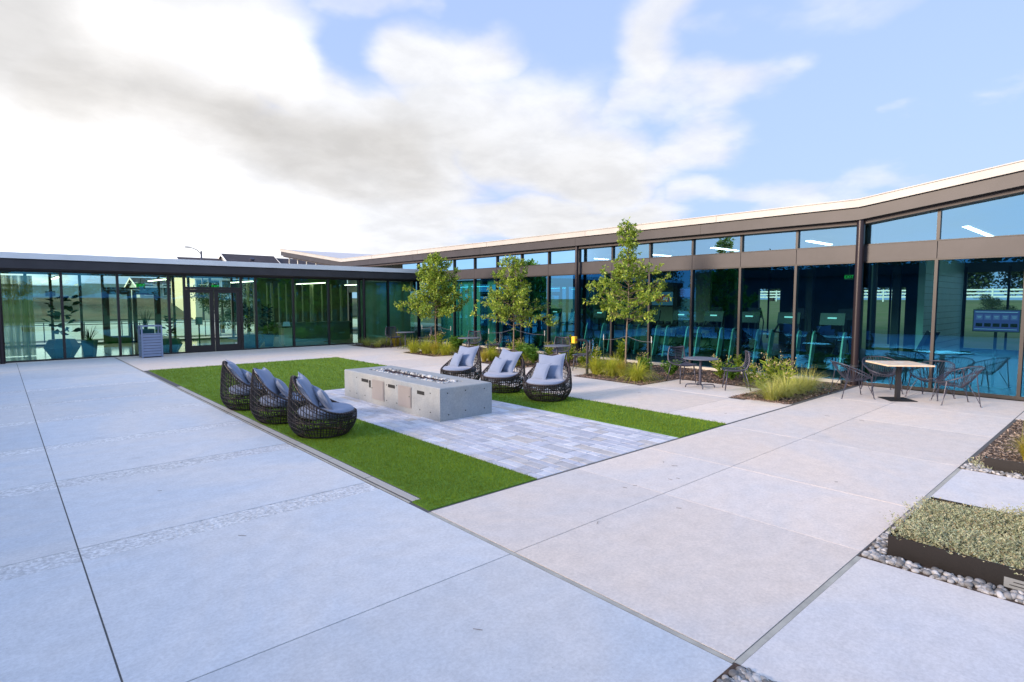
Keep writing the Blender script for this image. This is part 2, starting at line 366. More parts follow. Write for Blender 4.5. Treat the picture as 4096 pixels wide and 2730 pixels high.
M['mulchs'] = pmat('mulch_soil', (.10, .065, .047), .95, col2=(.05, .032, .024), vscale=22, bump=.9, bscale=45, bdist=.02)
M['chips'] = pmat('mulch_chips', (.19, .125, .09), .9, island=.65)
M['gravel'] = pmat('pink_gravel', (.36, .25, .20), .9, island=.5)
M['stone'] = pmat('river_stone', (.36, .35, .345), .7, var=.35, vscale=22, island=.55, bump=.1, bscale=60)
M['white_stone'] = pmat('white_stone', (.33, .34, .35), .6, island=.5)
M['lava'] = pmat('lava_rock', (.05, .035, .04), .8, island=.6)
M['steel_edge'] = pmat('rusted_steel', (.009, .006, .006), .6, metal=.1, var=.4, vscale=5, bump=.1)
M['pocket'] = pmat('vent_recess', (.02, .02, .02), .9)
M['door_m'] = pmat('access_door', (.34, .31, .30), .45, metal=.25, var=.05)
M['chrome'] = pmat('chrome', (.6, .6, .6), .2, metal=1)
M['drain'] = pmat('drain_grate', (.46, .46, .45), .55)
M['turf'] = pmat('turf_base', (.12, .24, .012), .9, col2=(.09, .19, .010), vscale=30, bump=.8, bscale=160)
M['blade'] = leafmat('turf_blades', [(.125, .205, .007), (.15, .24, .009), (.18, .275, .012), (.135, .22, .008)], .2, .7, patch=.14)
M['leafA'] = leafmat('tree_leaves', [(.11, .20, .03), (.22, .34, .04), (.40, .50, .08), (.16, .27, .04), (.55, .60, .10)], .35, .38)
M['feather'] = leafmat('feather_grass', [(.30, .36, .03), (.46, .50, .05), (.58, .54, .08), (.36, .42, .04)], .4)
M['feather_y'] = leafmat('golden_grass', [(.34, .30, .03), (.50, .40, .06), (.54, .44, .09), (.36, .36, .04)], .4)
M['oats'] = leafmat('sea_oats', [(.14, .24, .02), (.26, .36, .03), (.36, .42, .05)], .4)
M['oatseed'] = leafmat('oat_seeds', [(.42, .34, .18), (.55, .45, .26)], .3)
M['muhly'] = leafmat('muhly_grass', [(.30, .34, .06), (.44, .47, .10), (.56, .52, .17), (.36, .39, .08)], .3)
M['bushl'] = leafmat('bush_leaves', [(.06, .16, .02), (.11, .24, .03), (.16, .30, .05)], .35)
M['sage'] = leafmat('silver_groundcover', [(.30, .35, .20), (.46, .50, .33), (.56, .52, .34), (.38, .41, .25), (.40, .29, .18)], .2, .8)
M['darkleaf'] = leafmat('indoor_leaves', [(.02, .035, .015), (.04, .06, .02)], .1)
M['pot'] = pmat('blue_pot', (.03, .07, .15), .4)
M['lamp'] = emit('lamp_strip', (1., .93, .78), 4.)
M['lampw'] = emit('lamp_white', (1., .99, .95), 7.)
M['exit'] = emit('exit_green', (.03, .8, .12), .6)
M['label'] = emit('console_label', (.5, .9, .85), 1.2)
M['far_leaf'] = leafmat('far_leaves', [(.02, .035, .012), (.035, .055, .016), (.05, .075, .02)], .15)
M['far_trunk'] = pmat('far_trunk', (.08, .06, .045), .9)
M['dirt'] = pmat('dirt', (.13, .10, .055), .95, col2=(.05, .055, .025), vscale=.35, detail=8)
M['grass'] = pmat('dry_grass', (.16, .18, .04), .95, col2=(.24, .20, .08), vscale=.8, detail=8)
M['asphalt'] = pmat('street', (.52, .56, .46), .85, var=.15, vscale=.4)
M['kerb'] = pmat('kerb', (.45, .42, .36), .8)
M['shingle'] = pmat('shingles', (.060, .052, .060), .9, var=.4, vscale=2.5, bump=.3, bscale=8)
M['sidingA'] = pmat('tan_siding', (.62, .55, .40), .8)
M['sidingB'] = pmat('grey_siding', (.32, .38, .36), .8)
M['trim'] = pmat('white_trim', (.72, .72, .70), .6)
M['winglass'] = pmat('house_window', (.06, .09, .10), .1)
M['frost'] = pmat('frosted_shroud', (.28, .58, .52), .35)
M['umb'] = pmat('blue_canvas', (.16, .30, .60), .9)
M['screen_b'] = emit('screen_blue', (.10, .22, .32), .5)
M['screen_r'] = emit('screen_red', (.40, .08, .07), .5)
M['screen_l'] = emit('screen_text', (.5, .75, .95), .6)
M['screen_v'] = emit('screen_violet', (.10, .13, .38), .6)
M['mat_white'] = pmat('white_paint', (.75, .75, .75), .5)
M['silver_label'] = pmat('silver_label', (.24, .25, .25), .5)

# ------------------------------------------------------------------ ground
def lin(a, b, n): return list(np.linspace(a, b, n))
def ground_h(x, y):
    h = -.10
    h += 2.2*min(max((y-62)/14, 0), 1) if y > 62 else 0
    if x > 29 and y < 61: h += .7*min((x-29)/10, 1)+1.2*min(max((x-39)/30, 0), 1)
    return h
gx = lin(-900, -100, 6)+lin(-90, 27, 24)+lin(29, 72, 20)+lin(80, 150, 4)+lin(250, 1200, 5)
gy = lin(-900, -100, 6)+lin(-90, 44, 24)+lin(46, 60, 4)+lin(62, 80, 10)+lin(100, 200, 4)+lin(300, 1200, 5)
V = np.array([(x, y, ground_h(x, y)) for y in gy for x in gx]); nx_ = len(gx)
F = np.array([(j*nx_+i, j*nx_+i+1, (j+1)*nx_+i+1, (j+1)*nx_+i) for j in range(len(gy)-1) for i in range(nx_-1)])
tag(from_arrays('ground', V, F, M['grass'], smooth=True), kind='structure')
mb = MB(); mb.box(-60, 28, 34.5, 60.5, -.5, -.05); tag(mb.build('street', M['asphalt']), kind='structure')
mb = MB(); mb.box(-60, 28, 60.5, 60.75, -.5, .08); mb.box(-60, 28, 34.2, 34.5, -.5, .06); tag(mb.build('kerb', M['kerb']), kind='structure')
mb = MB(); mb.box(-60, 27, 31.3, 34.2, -.5, -.02); tag(mb.build('pavement', M['concrete']), kind='structure')
mb = MB(); mb.prism([(62, -.4), (62, .1), (70, 1.45), (76, 2.16), (90, 2.18), (90, -.4)], -60, 60, 'x'); tag(mb.build('dirt_bank', M['dirt']), kind='structure')
# courtyard slabs: every slab a raised panel over a dark joint sheet
mb = MB(); mb.box(-12, 15.05, -9, 23.62, -.30, -.0042); tag(mb.build('joint_bed', M['joint']), kind='structure')
slab = MB(); agg = MB(); slab_left = MB(); slab_front = MB()
def slabs(mbx, xs, ys, gapx=.007, gapy=.007, z=0.):
    for i in range(len(xs)-1):
        for j in range(len(ys)-1):
            mbx.bbox(xs[i]+gapx/2, xs[i+1]-gapx/2, ys[j]+gapy/2, ys[j+1]-gapy/2, -.034, z+random.uniform(-.001, .001), .0012)
strips = [(5.35, 5.65), (7.63, 7.95), (9.66, 9.95), (11.90, 12.20), (13.88, 14.15), (16.10, 16.40)]
ys = [-9, -1.2, 3.27]
for a, b in strips: ys += [a, b]
ys += [18.5, 20.9, 23.62]
for xs in ((-12, -7, -3.2, .40), (.40, 2.93)):
    for i in range(len(xs)-1):
        for j in range(len(ys)-1):
            t = (ys[j], ys[j+1]) in strips
            (agg if t else slab_left).bbox(xs[i]+.005, xs[i+1]-.005, ys[j]+.0035, ys[j+1]-.0035, -.034, (-.0012 if t else 0)+random.uniform(-.001, .001), .0012)
slabs(slab, (2.98, 8.80), (18.72, 23.62)); 
slabs(slab, (8.72, 11.25), (4.49, 5.35)); 
for a, b, xe in ((5.35, 5.65, 11.05), (7.70, 7.98, 11.1), (10.0, 10.25, 11.2), (12.2, 12.45, 11.3), (14.3, 14.55, 11.3), (16.5, 16.8, 11.3)):
    (agg if a < 1 else slab).bbox(8.72, xe, a+.004, b-.004, -.034, -.001, .0012)
slabs(slab, (8.72, 11.1), (5.65, 7.70)); slabs(slab, (8.72, 11.15), (7.98, 10.0)); slabs(slab, (8.72, 11.2), (10.25, 12.2))
slabs(slab, (8.72, 11.3), (12.45, 14.3)); slabs(slab, (8.72, 11.3), (14.55, 16.5)); slabs(slab, (8.72, 11.3), (16.8, 18.72)); slabs(slab, (8.82, 11.4), (18.72, 23.62))
for y0, y1, x0 in ((5.72, 7.86, 11.11), (10.09, 12.21, 11.21), (14.42, 16.66, 11.31), (18.86, 21.1, 11.41)):
    slab.bbox(x0, 12.72, y0, y1, -.034, .0, .0012)
slabs(slab, (2.97, 5.05, 6.49, 8.57, 10.75, 12.70, 15.04), (1.44, 3.27)); slabs(slab, (2.97, 5.05, 6.49, 8.57, 12.70, 15.04), (3.27, 4.45))
slab.bbox(12.71, 15.04, -6, 1.43, -.034, 0, .0012)
slab_front.bbox(2.95, 4.93, -6, 1.40, -.034, -.0005, .0012); slab_front.bbox(6.50, 8.45, -6, 1.40, -.034, -.0005, .0012)
tag(slab.build('courtyard_paving', M['concrete']), kind='structure')
tag(slab_left.build('courtyard_paving', M['concrete_cool']), kind='structure')
tag(slab_front.build('courtyard_paving', M['concrete_pale']), kind='structure')
tag(agg.build('aggregate_strips', M['concrete_old']), kind='structure')
mb = MB()
for a in ((2.932, 2.968, 1.44, 4.44), (2.95, 4.93, 1.402, 1.438), (6.50, 8.45, 1.402, 1.438)): mb.box(*a, -.03, -.0018)
mb.box(2.94, 2.965, 18.8, 23.5, -.03, -.0018)
tag(mb.build('joint_sealant', M['sealant']), kind='structure')
# pavers round the fire pit: rows of mixed blocks
def paver_mat():
    m = bpy.data.materials.new('pavers'); m.use_nodes = True; n = NT(m.node_tree)
    b = n.n('ShaderNodeBsdfPrincipled'); o = n.n('ShaderNodeOutputMaterial'); n.l(b.outputs[0], o.inputs[0]); b.inputs['Roughness'].default_value = .7
    g = n.n('ShaderNodeNewGeometry'); cr = n.n('ShaderNodeValToRGB'); e = cr.color_ramp.elements
    e[0].color = (.45, .46, .53, 1); e[1].color = (.62, .62, .66, 1)
    for p, c in ((.25, (.53, .54, .6)), (.5, (.42, .43, .48)), (.66, (.51, .47, .44)), (.85, (.56, .58, .64))): q = e.new(p); q.color = (*c, 1)
    n.l(g.outputs['Random Per Island'], cr.inputs[0]); tcn = n.n('ShaderNodeTexCoord')
    k = n.m('MULTIPLY', n.ss(n.noise(tcn.outputs['Object'], 5, 6, .7), .3, .7, .86, 1.1), n.ss(n.noise(tcn.outputs['Object'], 45, 4, .7), .3, .7, .9, 1.06))
    dirt = n.ss(n.noise(tcn.outputs['Object'], .8, 4, .6, 1.), .55, .75, 0, .45)
    c = n.mixc(dirt, cr.outputs[0], (.40, .35, .30))
    sv = n.n('ShaderNodeVectorMath', operation='SCALE'); n.l(c, sv.inputs[0]); n.l(k, sv.inputs['Scale']); n.l(sv.outputs[0], b.inputs['Base Color'])
    return m
M['paver'] = paver_mat()
mb = MB(); mb.box(4.41, 7.29, 4.47, 12.04, -.03, -.0015); tag(mb.build('paver_sand', pmat('sand_joint', (.20, .19, .18), .95)), kind='structure')
mb = MB(); x = 4.42
while x < 7.27:
    wd = random.choice((.12, .15, .18, .18, .23)); wd = min(wd, 7.28-x)
    if 7.28-(x+wd) < .08: wd = 7.28-x
    y = 4.48+random.uniform(-.2, 0)
    while y < 12.03:
        ln = random.choice((.18, .24, .3, .38, .45)); y0 = max(y, 4.48); y1 = min(y+ln, 12.03)
        if y1-y0 > .03 and not (x > 5.36 and x+wd < 6.36 and y0 > 7.75 and y1 < 11.0):
            mb.bbox(x+.004, x+wd-.004, y0+.004, y1-.004, -.03, random.uniform(.003, .006), .003)
        y += ln
    x += wd
tag(mb.build('paver_field', M['paver']), kind='structure')
# artificial turf
turf_rects = [(3.10, 4.40, 4.48, 18.70), (7.30, 8.68, 4.48, 18.70), (4.40, 7.30, 12.06, 18.70)]
mb = MB()
for r in turf_rects: mb.box(*r, -.03, .006)
mb.box(2.97, 3.10, 4.48, 4.78, -.03, .006)
tag(mb.build('turf_backing', M['turf']), kind='structure')
def blades(n, rects, dens_near):
    P = []
    for (x0, x1, y0, y1) in rects:
        # density falls with distance: blades there are below pixel size
        m_ = int((x1-x0)*(y1-y0)*dens_near); xy = np.stack([RNG.uniform(x0, x1, m_), RNG.uniform(y0, y1, m_)], 1)
        d = np.hypot(xy[:, 0], xy[:, 1]); keep = RNG.random(m_) < np.minimum(1, (6./d)**2.2); P.append(xy[keep])
    P = np.concatenate(P); m_ = len(P); d = np.hypot(P[:, 0], P[:, 1]); sz = np.clip(d/6., 1, 3.2)
    a = RNG.uniform(0, 2*np.pi, m_); h = RNG.uniform(.016, .030, m_)*np.minimum(sz, 1.25); wdt = .0022*sz; ln = RNG.normal(0, .012, (m_, 2))
    base = np.stack([P[:, 0], P[:, 1], np.full(m_, .004)], 1); dx_ = np.stack([np.cos(a)*wdt, np.sin(a)*wdt, np.zeros(m_)], 1)
    tip = base+np.stack([ln[:, 0], ln[:, 1], h], 1)
    V = np.stack([base-dx_, base+dx_, tip], 1).reshape(-1, 3); F = np.arange(m_*3).reshape(-1, 3)
    return V, F
V, F = blades(0, turf_rects+[(2.97, 3.12, 4.48, 4.78)], 9000)
tag(from_arrays('turf_grass', V, F, M['blade']), 'short green artificial grass round the fire pit', 'grass', kind='stuff')
# slot drain along the turf edge
t = thing('slot_drain', 'pale slotted drain strip along the left edge of the artificial turf', 'drain', (3.03, 4.79, 0)); t.scale = (.8, 1, 1)
mb = MB(); y = 0
while y < 9.8:
    L = .99
    for k, xx in enumerate((-.045, -.022, .001, .024, .047)): mb.box(xx-.0055, xx+.0055, y+.004, y+L-.004, -.02, .004)
    for q in range(3): mb.box(-.052, .054, y+.02+q*.46, y+.035+q*.46, -.02, .0015)
    y += 1.
mb.build('grate', M['drain'], t)
mb = MB(); mb.box(-.065, .068, 0, 10, -.034, -.0025); mb.build('channel', M['joint'], t)
mb = MB(); mb.box(2.94, 2.962, 4.79, 18.6, -.034, .001); tag(mb.build('turf_edging', M['sealant']), kind='structure')

# planting beds on the right
beds = [(11.13, 15.02, 4.54, 5.72), (11.2, 15.02, 7.87, 10.08), (11.3, 15.02, 12.22, 14.41), (11.35, 15.02, 16.67, 18.85), (11.45, 15.02, 21.11, 23.5), (12.73, 15.02, 5.72, 7.87), (12.73, 15.02, 10.08, 12.22), (12.73, 15.02, 14.41, 16.67), (12.73, 15.02, 18.85, 21.11), (8.62, 12.69, -3, 1.40)]
mb = MB()
for (a, b, c_, d_) in beds: mb.box(a+.001, b-.001, c_+.001, d_-.001, -.034, -.0022)
tag(mb.build('planting_soil', M['mulchs']), kind='structure')
def chips(rects, dens, smin, smax, zb, flat=.3):
    V = []; F = []; n = 0
    for (x0, x1, y0, y1) in rects:
        k = int((x1-x0)*(y1-y0)*dens)
        c = np.stack([RNG.uniform(x0+.02, x1-.02, k), RNG.uniform(y0+.02, y1-.02, k), RNG.uniform(zb, zb+.018, k)], 1)
        a = RNG.uniform(0, np.pi, k); L = RNG.uniform(smin, smax, k); W = L*RNG.uniform(.2, .5, k); tl = RNG.normal(0, flat, (k, 2))
        u = np.stack([np.cos(a), np.sin(a), tl[:, 0]], 1)*L[:, None]/2; v = np.stack([-np.sin(a), np.cos(a), tl[:, 1]], 1)*W[:, None]/2
        q = np.stack([c-u-v, c+u-v, c+u*1.1+v*.6, c-u*.9+v], 1).reshape(-1, 3); V.append(q); F.append(np.arange(k*4).reshape(-1, 4)+n); n += k*4
    return np.concatenate(V), np.concatenate(F)
V, F = chips(beds[:9], 420, .02, .08, -.003)
tag(from_arrays('mulch', V, F, M['chips']), 'brown shredded mulch covering the planting beds by the glass wall', 'mulch', kind='stuff')
V, F = chips([beds[9]], 1500, .012, .05, -.003)
tag(from_arrays('mulch', V, F, pmat('pale_chips', (.27, .20, .15), .9, island=.6)), 'brown mulch in the bed at the right edge', 'mulch', kind='stuff')
V, F = chips([(11.13, 11.42, 4.56, 5.66), (11.13, 12.70, 5.60, 5.71), (11.2, 12.6, 7.88, 8.08), (11.2, 11.42, 7.88, 10.06), (11.3, 12.5, 12.24, 12.38), (11.35, 12.4, 16.68, 16.82)], 4200, .008, .02, -.003, .5)
tag(from_arrays('edge_gravel', V, F, M['gravel']), 'pinkish fine gravel strip along the edges of the planting beds', 'gravel', kind='stuff')
mb = MB(); mb.bbox(15.03, 15.15, 4.9, 23.5, -.1, .07, .01); tag(mb.build('kerb', M['kerb']), kind='structure')
# ------------------------------------------------------------------ gym building (right)
GM = [-5.75+1.4667*i for i in range(0, 22)]     # mullion module; one falls on y=4.6-ish
off = 4.62-min(GM, key=lambda v: abs(v-4.62)); GM = [g+off for g in GM]
def roofz(y):                                  # underside of the bronze fascia
    return 3.84+.132*(4.6-y) if y < 4.6 else (3.84 if y < 31.1 else 3.84+.125*(y-31.1))
gym = thing('gym_building', 'long dark bronze glass building with sloping white edged roof on the right', 'building', (15.2, 4.6, 0))
gym.location = (0, 0, 0)
YK = [-8, 4.6, 31.1, 40.5]
def profile(z0f, z1f, x0, x1, name, mat, ys=YK):
    mb = MB()
    P = [(y, z0f(y)) for y in ys]+[(y, z1f(y)) for y in reversed(ys)]
    for i in range(len(ys)-1):
        a, b = ys[i], ys[i+1]
        mb.prism([(a, z0f(a)), (b, z0f(b)), (b, z1f(b)), (a, z1f(a))], x0, x1, 'x')
    return mb.build(name, mat, gym)
profile(roofz, lambda y: roofz(y)+.265, 14.86, 15.0, 'fascia', M['bronze'])
profile(lambda y: roofz(y)+.263, lambda y: roofz(y)+.285, 14.90, 15.2, 'shadow_gap', M['dark'])
profile(lambda y: roofz(y)+.283, lambda y: roofz(y)+.455, 14.80, 14.98, 'roof_edge', M['white_edge_sun'])
profile(lambda y: roofz(y)+.452, lambda y: roofz(y)+.475, 14.78, 15.0, 'drip_trim', M['white_edge_sun'])
profile(lambda y: roofz(y)+.02, lambda y: roofz(y)+.11, 15.0, 26.5, 'ceiling', M['ceil'])
profile(lambda y: roofz(y)+.2, lambda y: roofz(y)+.44, 15.0, 26.8, 'roof', M['roof'])
# dark soffit from the fascia back to the glass line, stepping down to the glass head
profile(lambda y: roofz(y)-.09, lambda y: roofz(y)+.0195, 15.02, 15.32, 'soffit', M['soffit'])
# fascia panel joints
for y in (-2, 1.2, 8.6, 13.31, 18.5, 23.6, 28.0):
    mb = MB(); mb.box(14.856, 14.862, y-.006, y+.006, roofz(y)+.003, roofz(y)+.262); mb.build('panel_joint', M['dark'], gym)
    mb = MB(); mb.box(14.796, 14.802, y-.5, y-.494, roofz(y)+.29, roofz(y)+.45); mb.build('panel_joint', M['dark'], gym)
# bronze band between lower glass and clerestory, with joints
mb = MB()
for i in range(len(GM)-1):
    a, b = GM[i], GM[i+1]
    mb.bbox(15.165, 15.30, a+.004, b-.004, 2.90, 3.275, .003)
mb.build('spandrel_band', M['bronze'], gym)
mb = MB(); mb.box(15.17, 15.3, GM[0], GM[-1], 3.277, 3.30); mb.box(15.155, 15.3, GM[0], GM[-1], 2.865, 2.898); mb.build('band_trim', M['dark'], gym)
mb = MB(); mb.box(15.155, 15.30, GM[0], 23.66, 0.0, .075); mb.build('sill', M['dark'], gym)
for i in range(len(GM)-1):
    a, b = GM[i], GM[i+1]
    if b < -6: continue
    mb = MB(); mb.box(15.15, 15.29, a-.03, a+.03, .076, 2.864); wn = mb.build('window', M['dark'], gym)
    mb = MB(); mb.quad((15.22, a+.03, .076), (15.22, b-.03, .076), (15.22, b-.03, 2.865), (15.22, a+.03, 2.865))
    if a < 23.7: mb.build('glass_pane', M['glassR'], wn)
    mb = MB(); mb.box(15.165, 15.29, a-.03, a+.03, 3.301, roofz(a)-.091); wn = mb.build('clerestory_window', M['dark'], gym)
    mb = MB(); zs = [(a+.03, 3.3), (b-.03, 3.3), (b-.03, roofz(b)-.085), (a+.03, roofz(a)-.085)]
    mb.quad(*[(15.23, y, z) for y, z in zs]); mb.build('glass_pane', M['glassC'], wn)
# clerestory of the far wing beyond the lobby roof
yy = 31.1
while yy < 40:
    mb = MB(); mb.box(15.2, 15.28, yy-.03, yy+.03, 2.9, roofz(yy)-.02); wn = mb.build('clerestory_window', M['trim'], gym); yy += 1.47
mb = MB(); mb.box(15.2, 15.4, 24.2, 31.0, 2.4, 3.3); mb.build('back_band', M['white_edge'], gym)
mb = MB(); mb.box(15.2, 15.4, 31.0, 40.4, -.1, 2.9); mb.build('far_wall', M['bronze'], gym)
# columns
for (cx, cy, r, z1) in ((15.0, 4.6, .085, 3.86), (15.0, 13.35, .06, 3.86), (15.42, 4.42, .09, 3.85), (15.42, 13.05, .09, 3.8)):
    mb = MB(); mb.cyl(cx, cy, 0, z1, r, 28); 
    if cx < 15.2: mb.lathe([(r, .0), (r+.012, .01), (r+.012, .03), (r, .035)], cx, cy, 28)
    c = mb.build('column', M['column'], gym, smooth=True, ang=40)
    if cx < 15.2:
        mb = MB(); mb.lathe([(r, .42), (r+.018, .43), (r+.018, .47), (r, .48)], cx, cy, 24)
        a = np.linspace(0, 2*np.pi, 20, endpoint=False)
        mb.tube([(cx-.02-.01*math.sin(q), cy-r*.4+.055*math.cos(q), .55+.055*math.sin(q)) for q in a], .008, 5, closed=True)
        mb.build('hose_clip', M['blackm'], c)
# interior
mb = MB(); mb.box(15.3, 26.5, -8, 23.6, -.09, .0); mb.build('floor', M['gym_floor'], gym)
mb = MB()
for a, b, z0, z1 in ((-8, 1.4, 0, 4.6), (4.6, 6.4, 0, 4.2), (6.4, 7.9, 2.5, 4.), (7.9, 11.2, 0, 4.), (11.2, 12.2, 2.5, 4.), (12.2, 23.7, 0, 4.0)): mb.box(26.3, 26.5, a, b, z0, z1)
mb.box(26.3, 26.5, 1.4, 4.6, 3.0, 4.3); mb.box(26.3, 26.5, 1.4, 4.6, 0, .25)
mb.build('back_wall', M['dark_int'], gym)
for yv in (2.55, 3.35, 4.55, 6.9, 11.7): mb = MB(); mb.box(26.25, 26.29, yv-.035, yv+.035, .25, 3.2); mb.build('back_mullion', M['dark'], gym)
mb = MB(); mb.box(21.0, 26.28, 4.62, 4.80, .01, 3.6); mb.build('tile_wall', M['tile'], gym)
mb = MB()
for k in range(14): mb.box(20.995, 26.0, 4.612, 4.62, .2*k+.2, .2*k+.208)
mb.build('tile_joint', M['dark'], gym)
for yv in (5.6, 8.3, 11.0, 13.8, 16.4): mb = MB(); mb.box(21.9, 22.1, yv-.11, yv+.11, 0, 3.85); mb.build('inner_column', M['dark_int'], gym)
mb = MB(); mb.box(22.3, 22.45, 12.4, 19.2, 0, 3.85); mb.build('partition', pmat('gym_partition', (.30, .29, .22), .8), gym)
mb = MB(); mb.box(19.0, 19.15, 18.9, 23.6, 0.01, 3.8); mb.box(15.3, 19.0, 18.9, 19.0, .01, 3.8); mb.build('partition', M['dark_int'], gym)
# panelled corner wall just behind the glass near the lobby
mb = MB()
for a, b in ((17.95, 19.15), (19.35, 20.9), (21.0, 22.3)): mb.box(15.55, 15.62, a, b, .02, 2.84)
mb.build('panel_wall', pmat('green_panel', (.30, .55, .40), .6, var=.12, vscale=2), gym)
mb = MB(); mb.box(15.52, 15.55, 18.1, 18.24, 1.32, 1.5); mb.build('wall_plate', M['mat_white'], gym)
# ------------------------------------------------------------------ lobby building (left)
lob = thing('lobby_building', 'low glass walled lobby wing with dark fascia and pale roof edge across the back', 'building', (0, 0, 0))
X0 = -7.4; LX = [.10-1.51*5+1.51*i for i in range(0, 16)]
LX = [-7.45, -5.94, -4.43, -2.92, -1.41, .10, 1.61, 3.13, 4.65, 5.16, 7.12, 7.66, 9.14, 10.66, 12.10, 13.56, 15.02]
mb = MB(); mb.bbox(-7.6, 15.14, 23.33, 23.45, 2.94, 3.215, .004); mb.build('fascia', M['bronze'], lob)
mb = MB(); mb.box(-7.6, 15.14, 23.38, 23.6, 3.217, 3.235); mb.build('shadow_gap', M['dark'], lob)
mb = MB(); mb.bbox(-7.65, 15.14, 23.28, 23.42, 3.237, 3.42, .006); mb.build('roof_edge', M['white_edge'], lob)
mb = MB(); mb.prism([(23.42, 3.24), (31.6, 3.36), (31.6, 3.55), (23.42, 3.39)], -7.6, 15.13, 'x'); mb.build('roof', M['roof'], lob)
mb = MB(); mb.box(-7.6, 15.13, 23.45, 23.8, 2.90, 2.94); mb.build('soffit', M['soffit'], lob)
mb = MB(); mb.prism([(23.8, 2.93), (31.3, 3.14), (31.3, 3.2), (23.8, 3.0)], -7.5, 15.13, 'x'); mb.build('ceiling', M['lobby_ceil'], lob)
mb = MB(); mb.box(-7.5, 15.13, 23.6, 31.2, -.09, .012); mb.build('floor', M['lobby_floor'], lob)
mb = MB()
for a, b in ((-7.45, 5.16), (7.12, 15.13)): mb.box(a, b, 23.64, 23.78, 0.013, .06); 
mb.box(-7.45, 15.13, 23.64, 23.78, 2.84, 2.899); mb.build('sill', M['dark'], lob)
for i in range(len(LX)-1):
    a, b = LX[i], LX[i+1]
    door = abs(a-5.16) < .01
    z0 = 2.45 if door else .061
    mb = MB(); wv = .035 if not (abs(a-.10) < .01) else .055
    mb.box(a-wv, a+wv, 23.63, 23.77, 0.013 if door or abs(b-5.16)<.01 or abs(a-7.12)<.01 else .061, 2.839)
    if door: mb.box(a+wv, b-.035, 23.63, 23.77, 2.36, 2.45)
    wn = mb.build('window', M['dark'], lob)
    mb = MB(); mb.quad((a+wv, 23.7, z0), (b-.035, 23.7, z0), (b-.035, 23.7, 2.84), (a+wv, 23.7, 2.84)); mb.build('glass_pane', M['glassL'], wn)
def door_leaf(x0, x1, y, z1, hx):
    mb = MB(); s = .135
    mb.box(x0, x0+s, y-.03, y+.03, .015, z1); mb.box(x1-s, x1, y-.03, y+.03, .015, z1)
    mb.box(x0+s, x1-s, y-.03, y+.03, z1-.12, z1); mb.box(x0+s, x1-s, y-.03, y+.03, .015, .27)
    d = mb.build('door', M['dark'], lob)
    mb = MB(); mb.quad((x0+s, y, .27), (x1-s, y, .27), (x1-s, y, z1-.12), (x0+s, y, z1-.12)); mb.build('glass_pane', M['glassL'], d)
    mb = MB(); mb.tube([(hx, y-.03, .95), (hx, y-.08, .95), (hx, y-.08, 1.25), (hx, y-.03, 1.25)], .012, 6); mb.build('handle', M['blackm'], d)
    mb = MB(); k = x0+s+.06 if hx > (x0+x1)/2 else x1-s-.06; mb.box(k-.035, k+.035, y-.045, y-.031, .285, .315); mb.build('closer_plate', M['mat_white'], d)
door_leaf(5.21, 6.13, 23.7, 2.355, 6.05); door_leaf(6.16, 7.07, 23.7, 2.355, 6.24)
# corner column and column near the bed
for cx in (.08, 12.24):
    mb = MB(); mb.cyl(cx, 23.50, 0, 2.94, .065, 20); c = mb.build('column', M['column'], lob, smooth=True, ang=40)
# back glass wall
bx = [-7.4, -5.2, -3.4, -1.1, .95, 1.75, 2.75, 3.55, 5.7, 6.3, 6.95, 7.9, 8.9, 10.0]
mb = MB(); mb.box(-7.45, 10, 31.0, 31.12, .013, .09); mb.box(-7.45, 10, 31.0, 31.12, 3.02, 3.13)
for v in bx: mb.box(v-.05, v+.05, 31.0, 31.12, .09, 3.02)
mb.box(3.6, 5.65, 31.01, 31.11, 2.42, 2.52)
mb.box(-7.45, -7.3, 23.8, 31, .013, 2.92)
mb.build('back_frame', M['soffit'], lob)
for x0, x1 in ((3.6, 4.6), (4.65, 5.65)):
    mb = MB(); s = .16; mb.box(x0, x0+s, 31.0, 31.1, .02, 2.41); mb.box(x1-s, x1, 31.0, 31.1, .02, 2.41); mb.box(x0+s, x1-s, 31.0, 31.1, 2.2, 2.41); mb.box(x0+s, x1-s, 31.0, 31.1, .02, .34); mb.box(x0+s, x1-s, 31.0, 31.1, 1.05, 1.09)
    mb.build('back_door', M['soffit'], lob)
for i in range(len(bx)-1):
    mb = MB(); mb.quad((bx[i]+.05, 31.06, .09), (bx[i+1]-.05, 31.06, .09), (bx[i+1]-.05, 31.06, 3.02), (bx[i]+.05, 31.06, 3.02)); mb.build('glass_pane', M['glassI'], lob)
# dark slatted screen wall in the right half of the lobby and pale reed screen at the left
mb = MB(); mb.box(10.06, 15.1, 31.0, 31.1, .013, 3.12); mb.build('back_wall', pmat('dark_green_wall', (.10, .15, .07), .7, var=.4, vscale=1.5), lob)
mb = MB()
for k, v in enumerate((8.7, 9.05, 9.6, 9.8, 10.15, 10.5, 10.9, 11.3, 11.7, 11.78, 12.3, 12.8, 13.3)): mb.box(v, v+(.10 if k % 3 == 0 else .045), 28.1, 28.16, .9 if k % 2 else .013, 2.75)
mb.build('slat_screen', pmat('pale_slats', (.38, .42, .26), .6), lob)
mb = MB()
pass
mb = MB()
mb.prism([(-1.3+.12*k+0., 26.0+.05*math.sin(k*1.9)) for k in range(20)]+[(-1.3+.12*k, 26.01+.05*math.sin(k*1.9)) for k in range(19, -1, -1)], .03, 2.8)
mb.build('sheer_curtain', curtain_mat(), lob)
mb = MB(); mb.box(12.32, 15.1, 24.25, 24.33, .02, 2.84); mb.build('panel_wall', M['panel'], lob)
mb = MB(); mb.box(9.7, 13.2, 26.6, 27.2, .85, .92); mb.box(9.75, 13.1, 26.7, 27.1, .02, .85); mb.build('counter', pmat('counter', (.12, .17, .11), .4), lob)
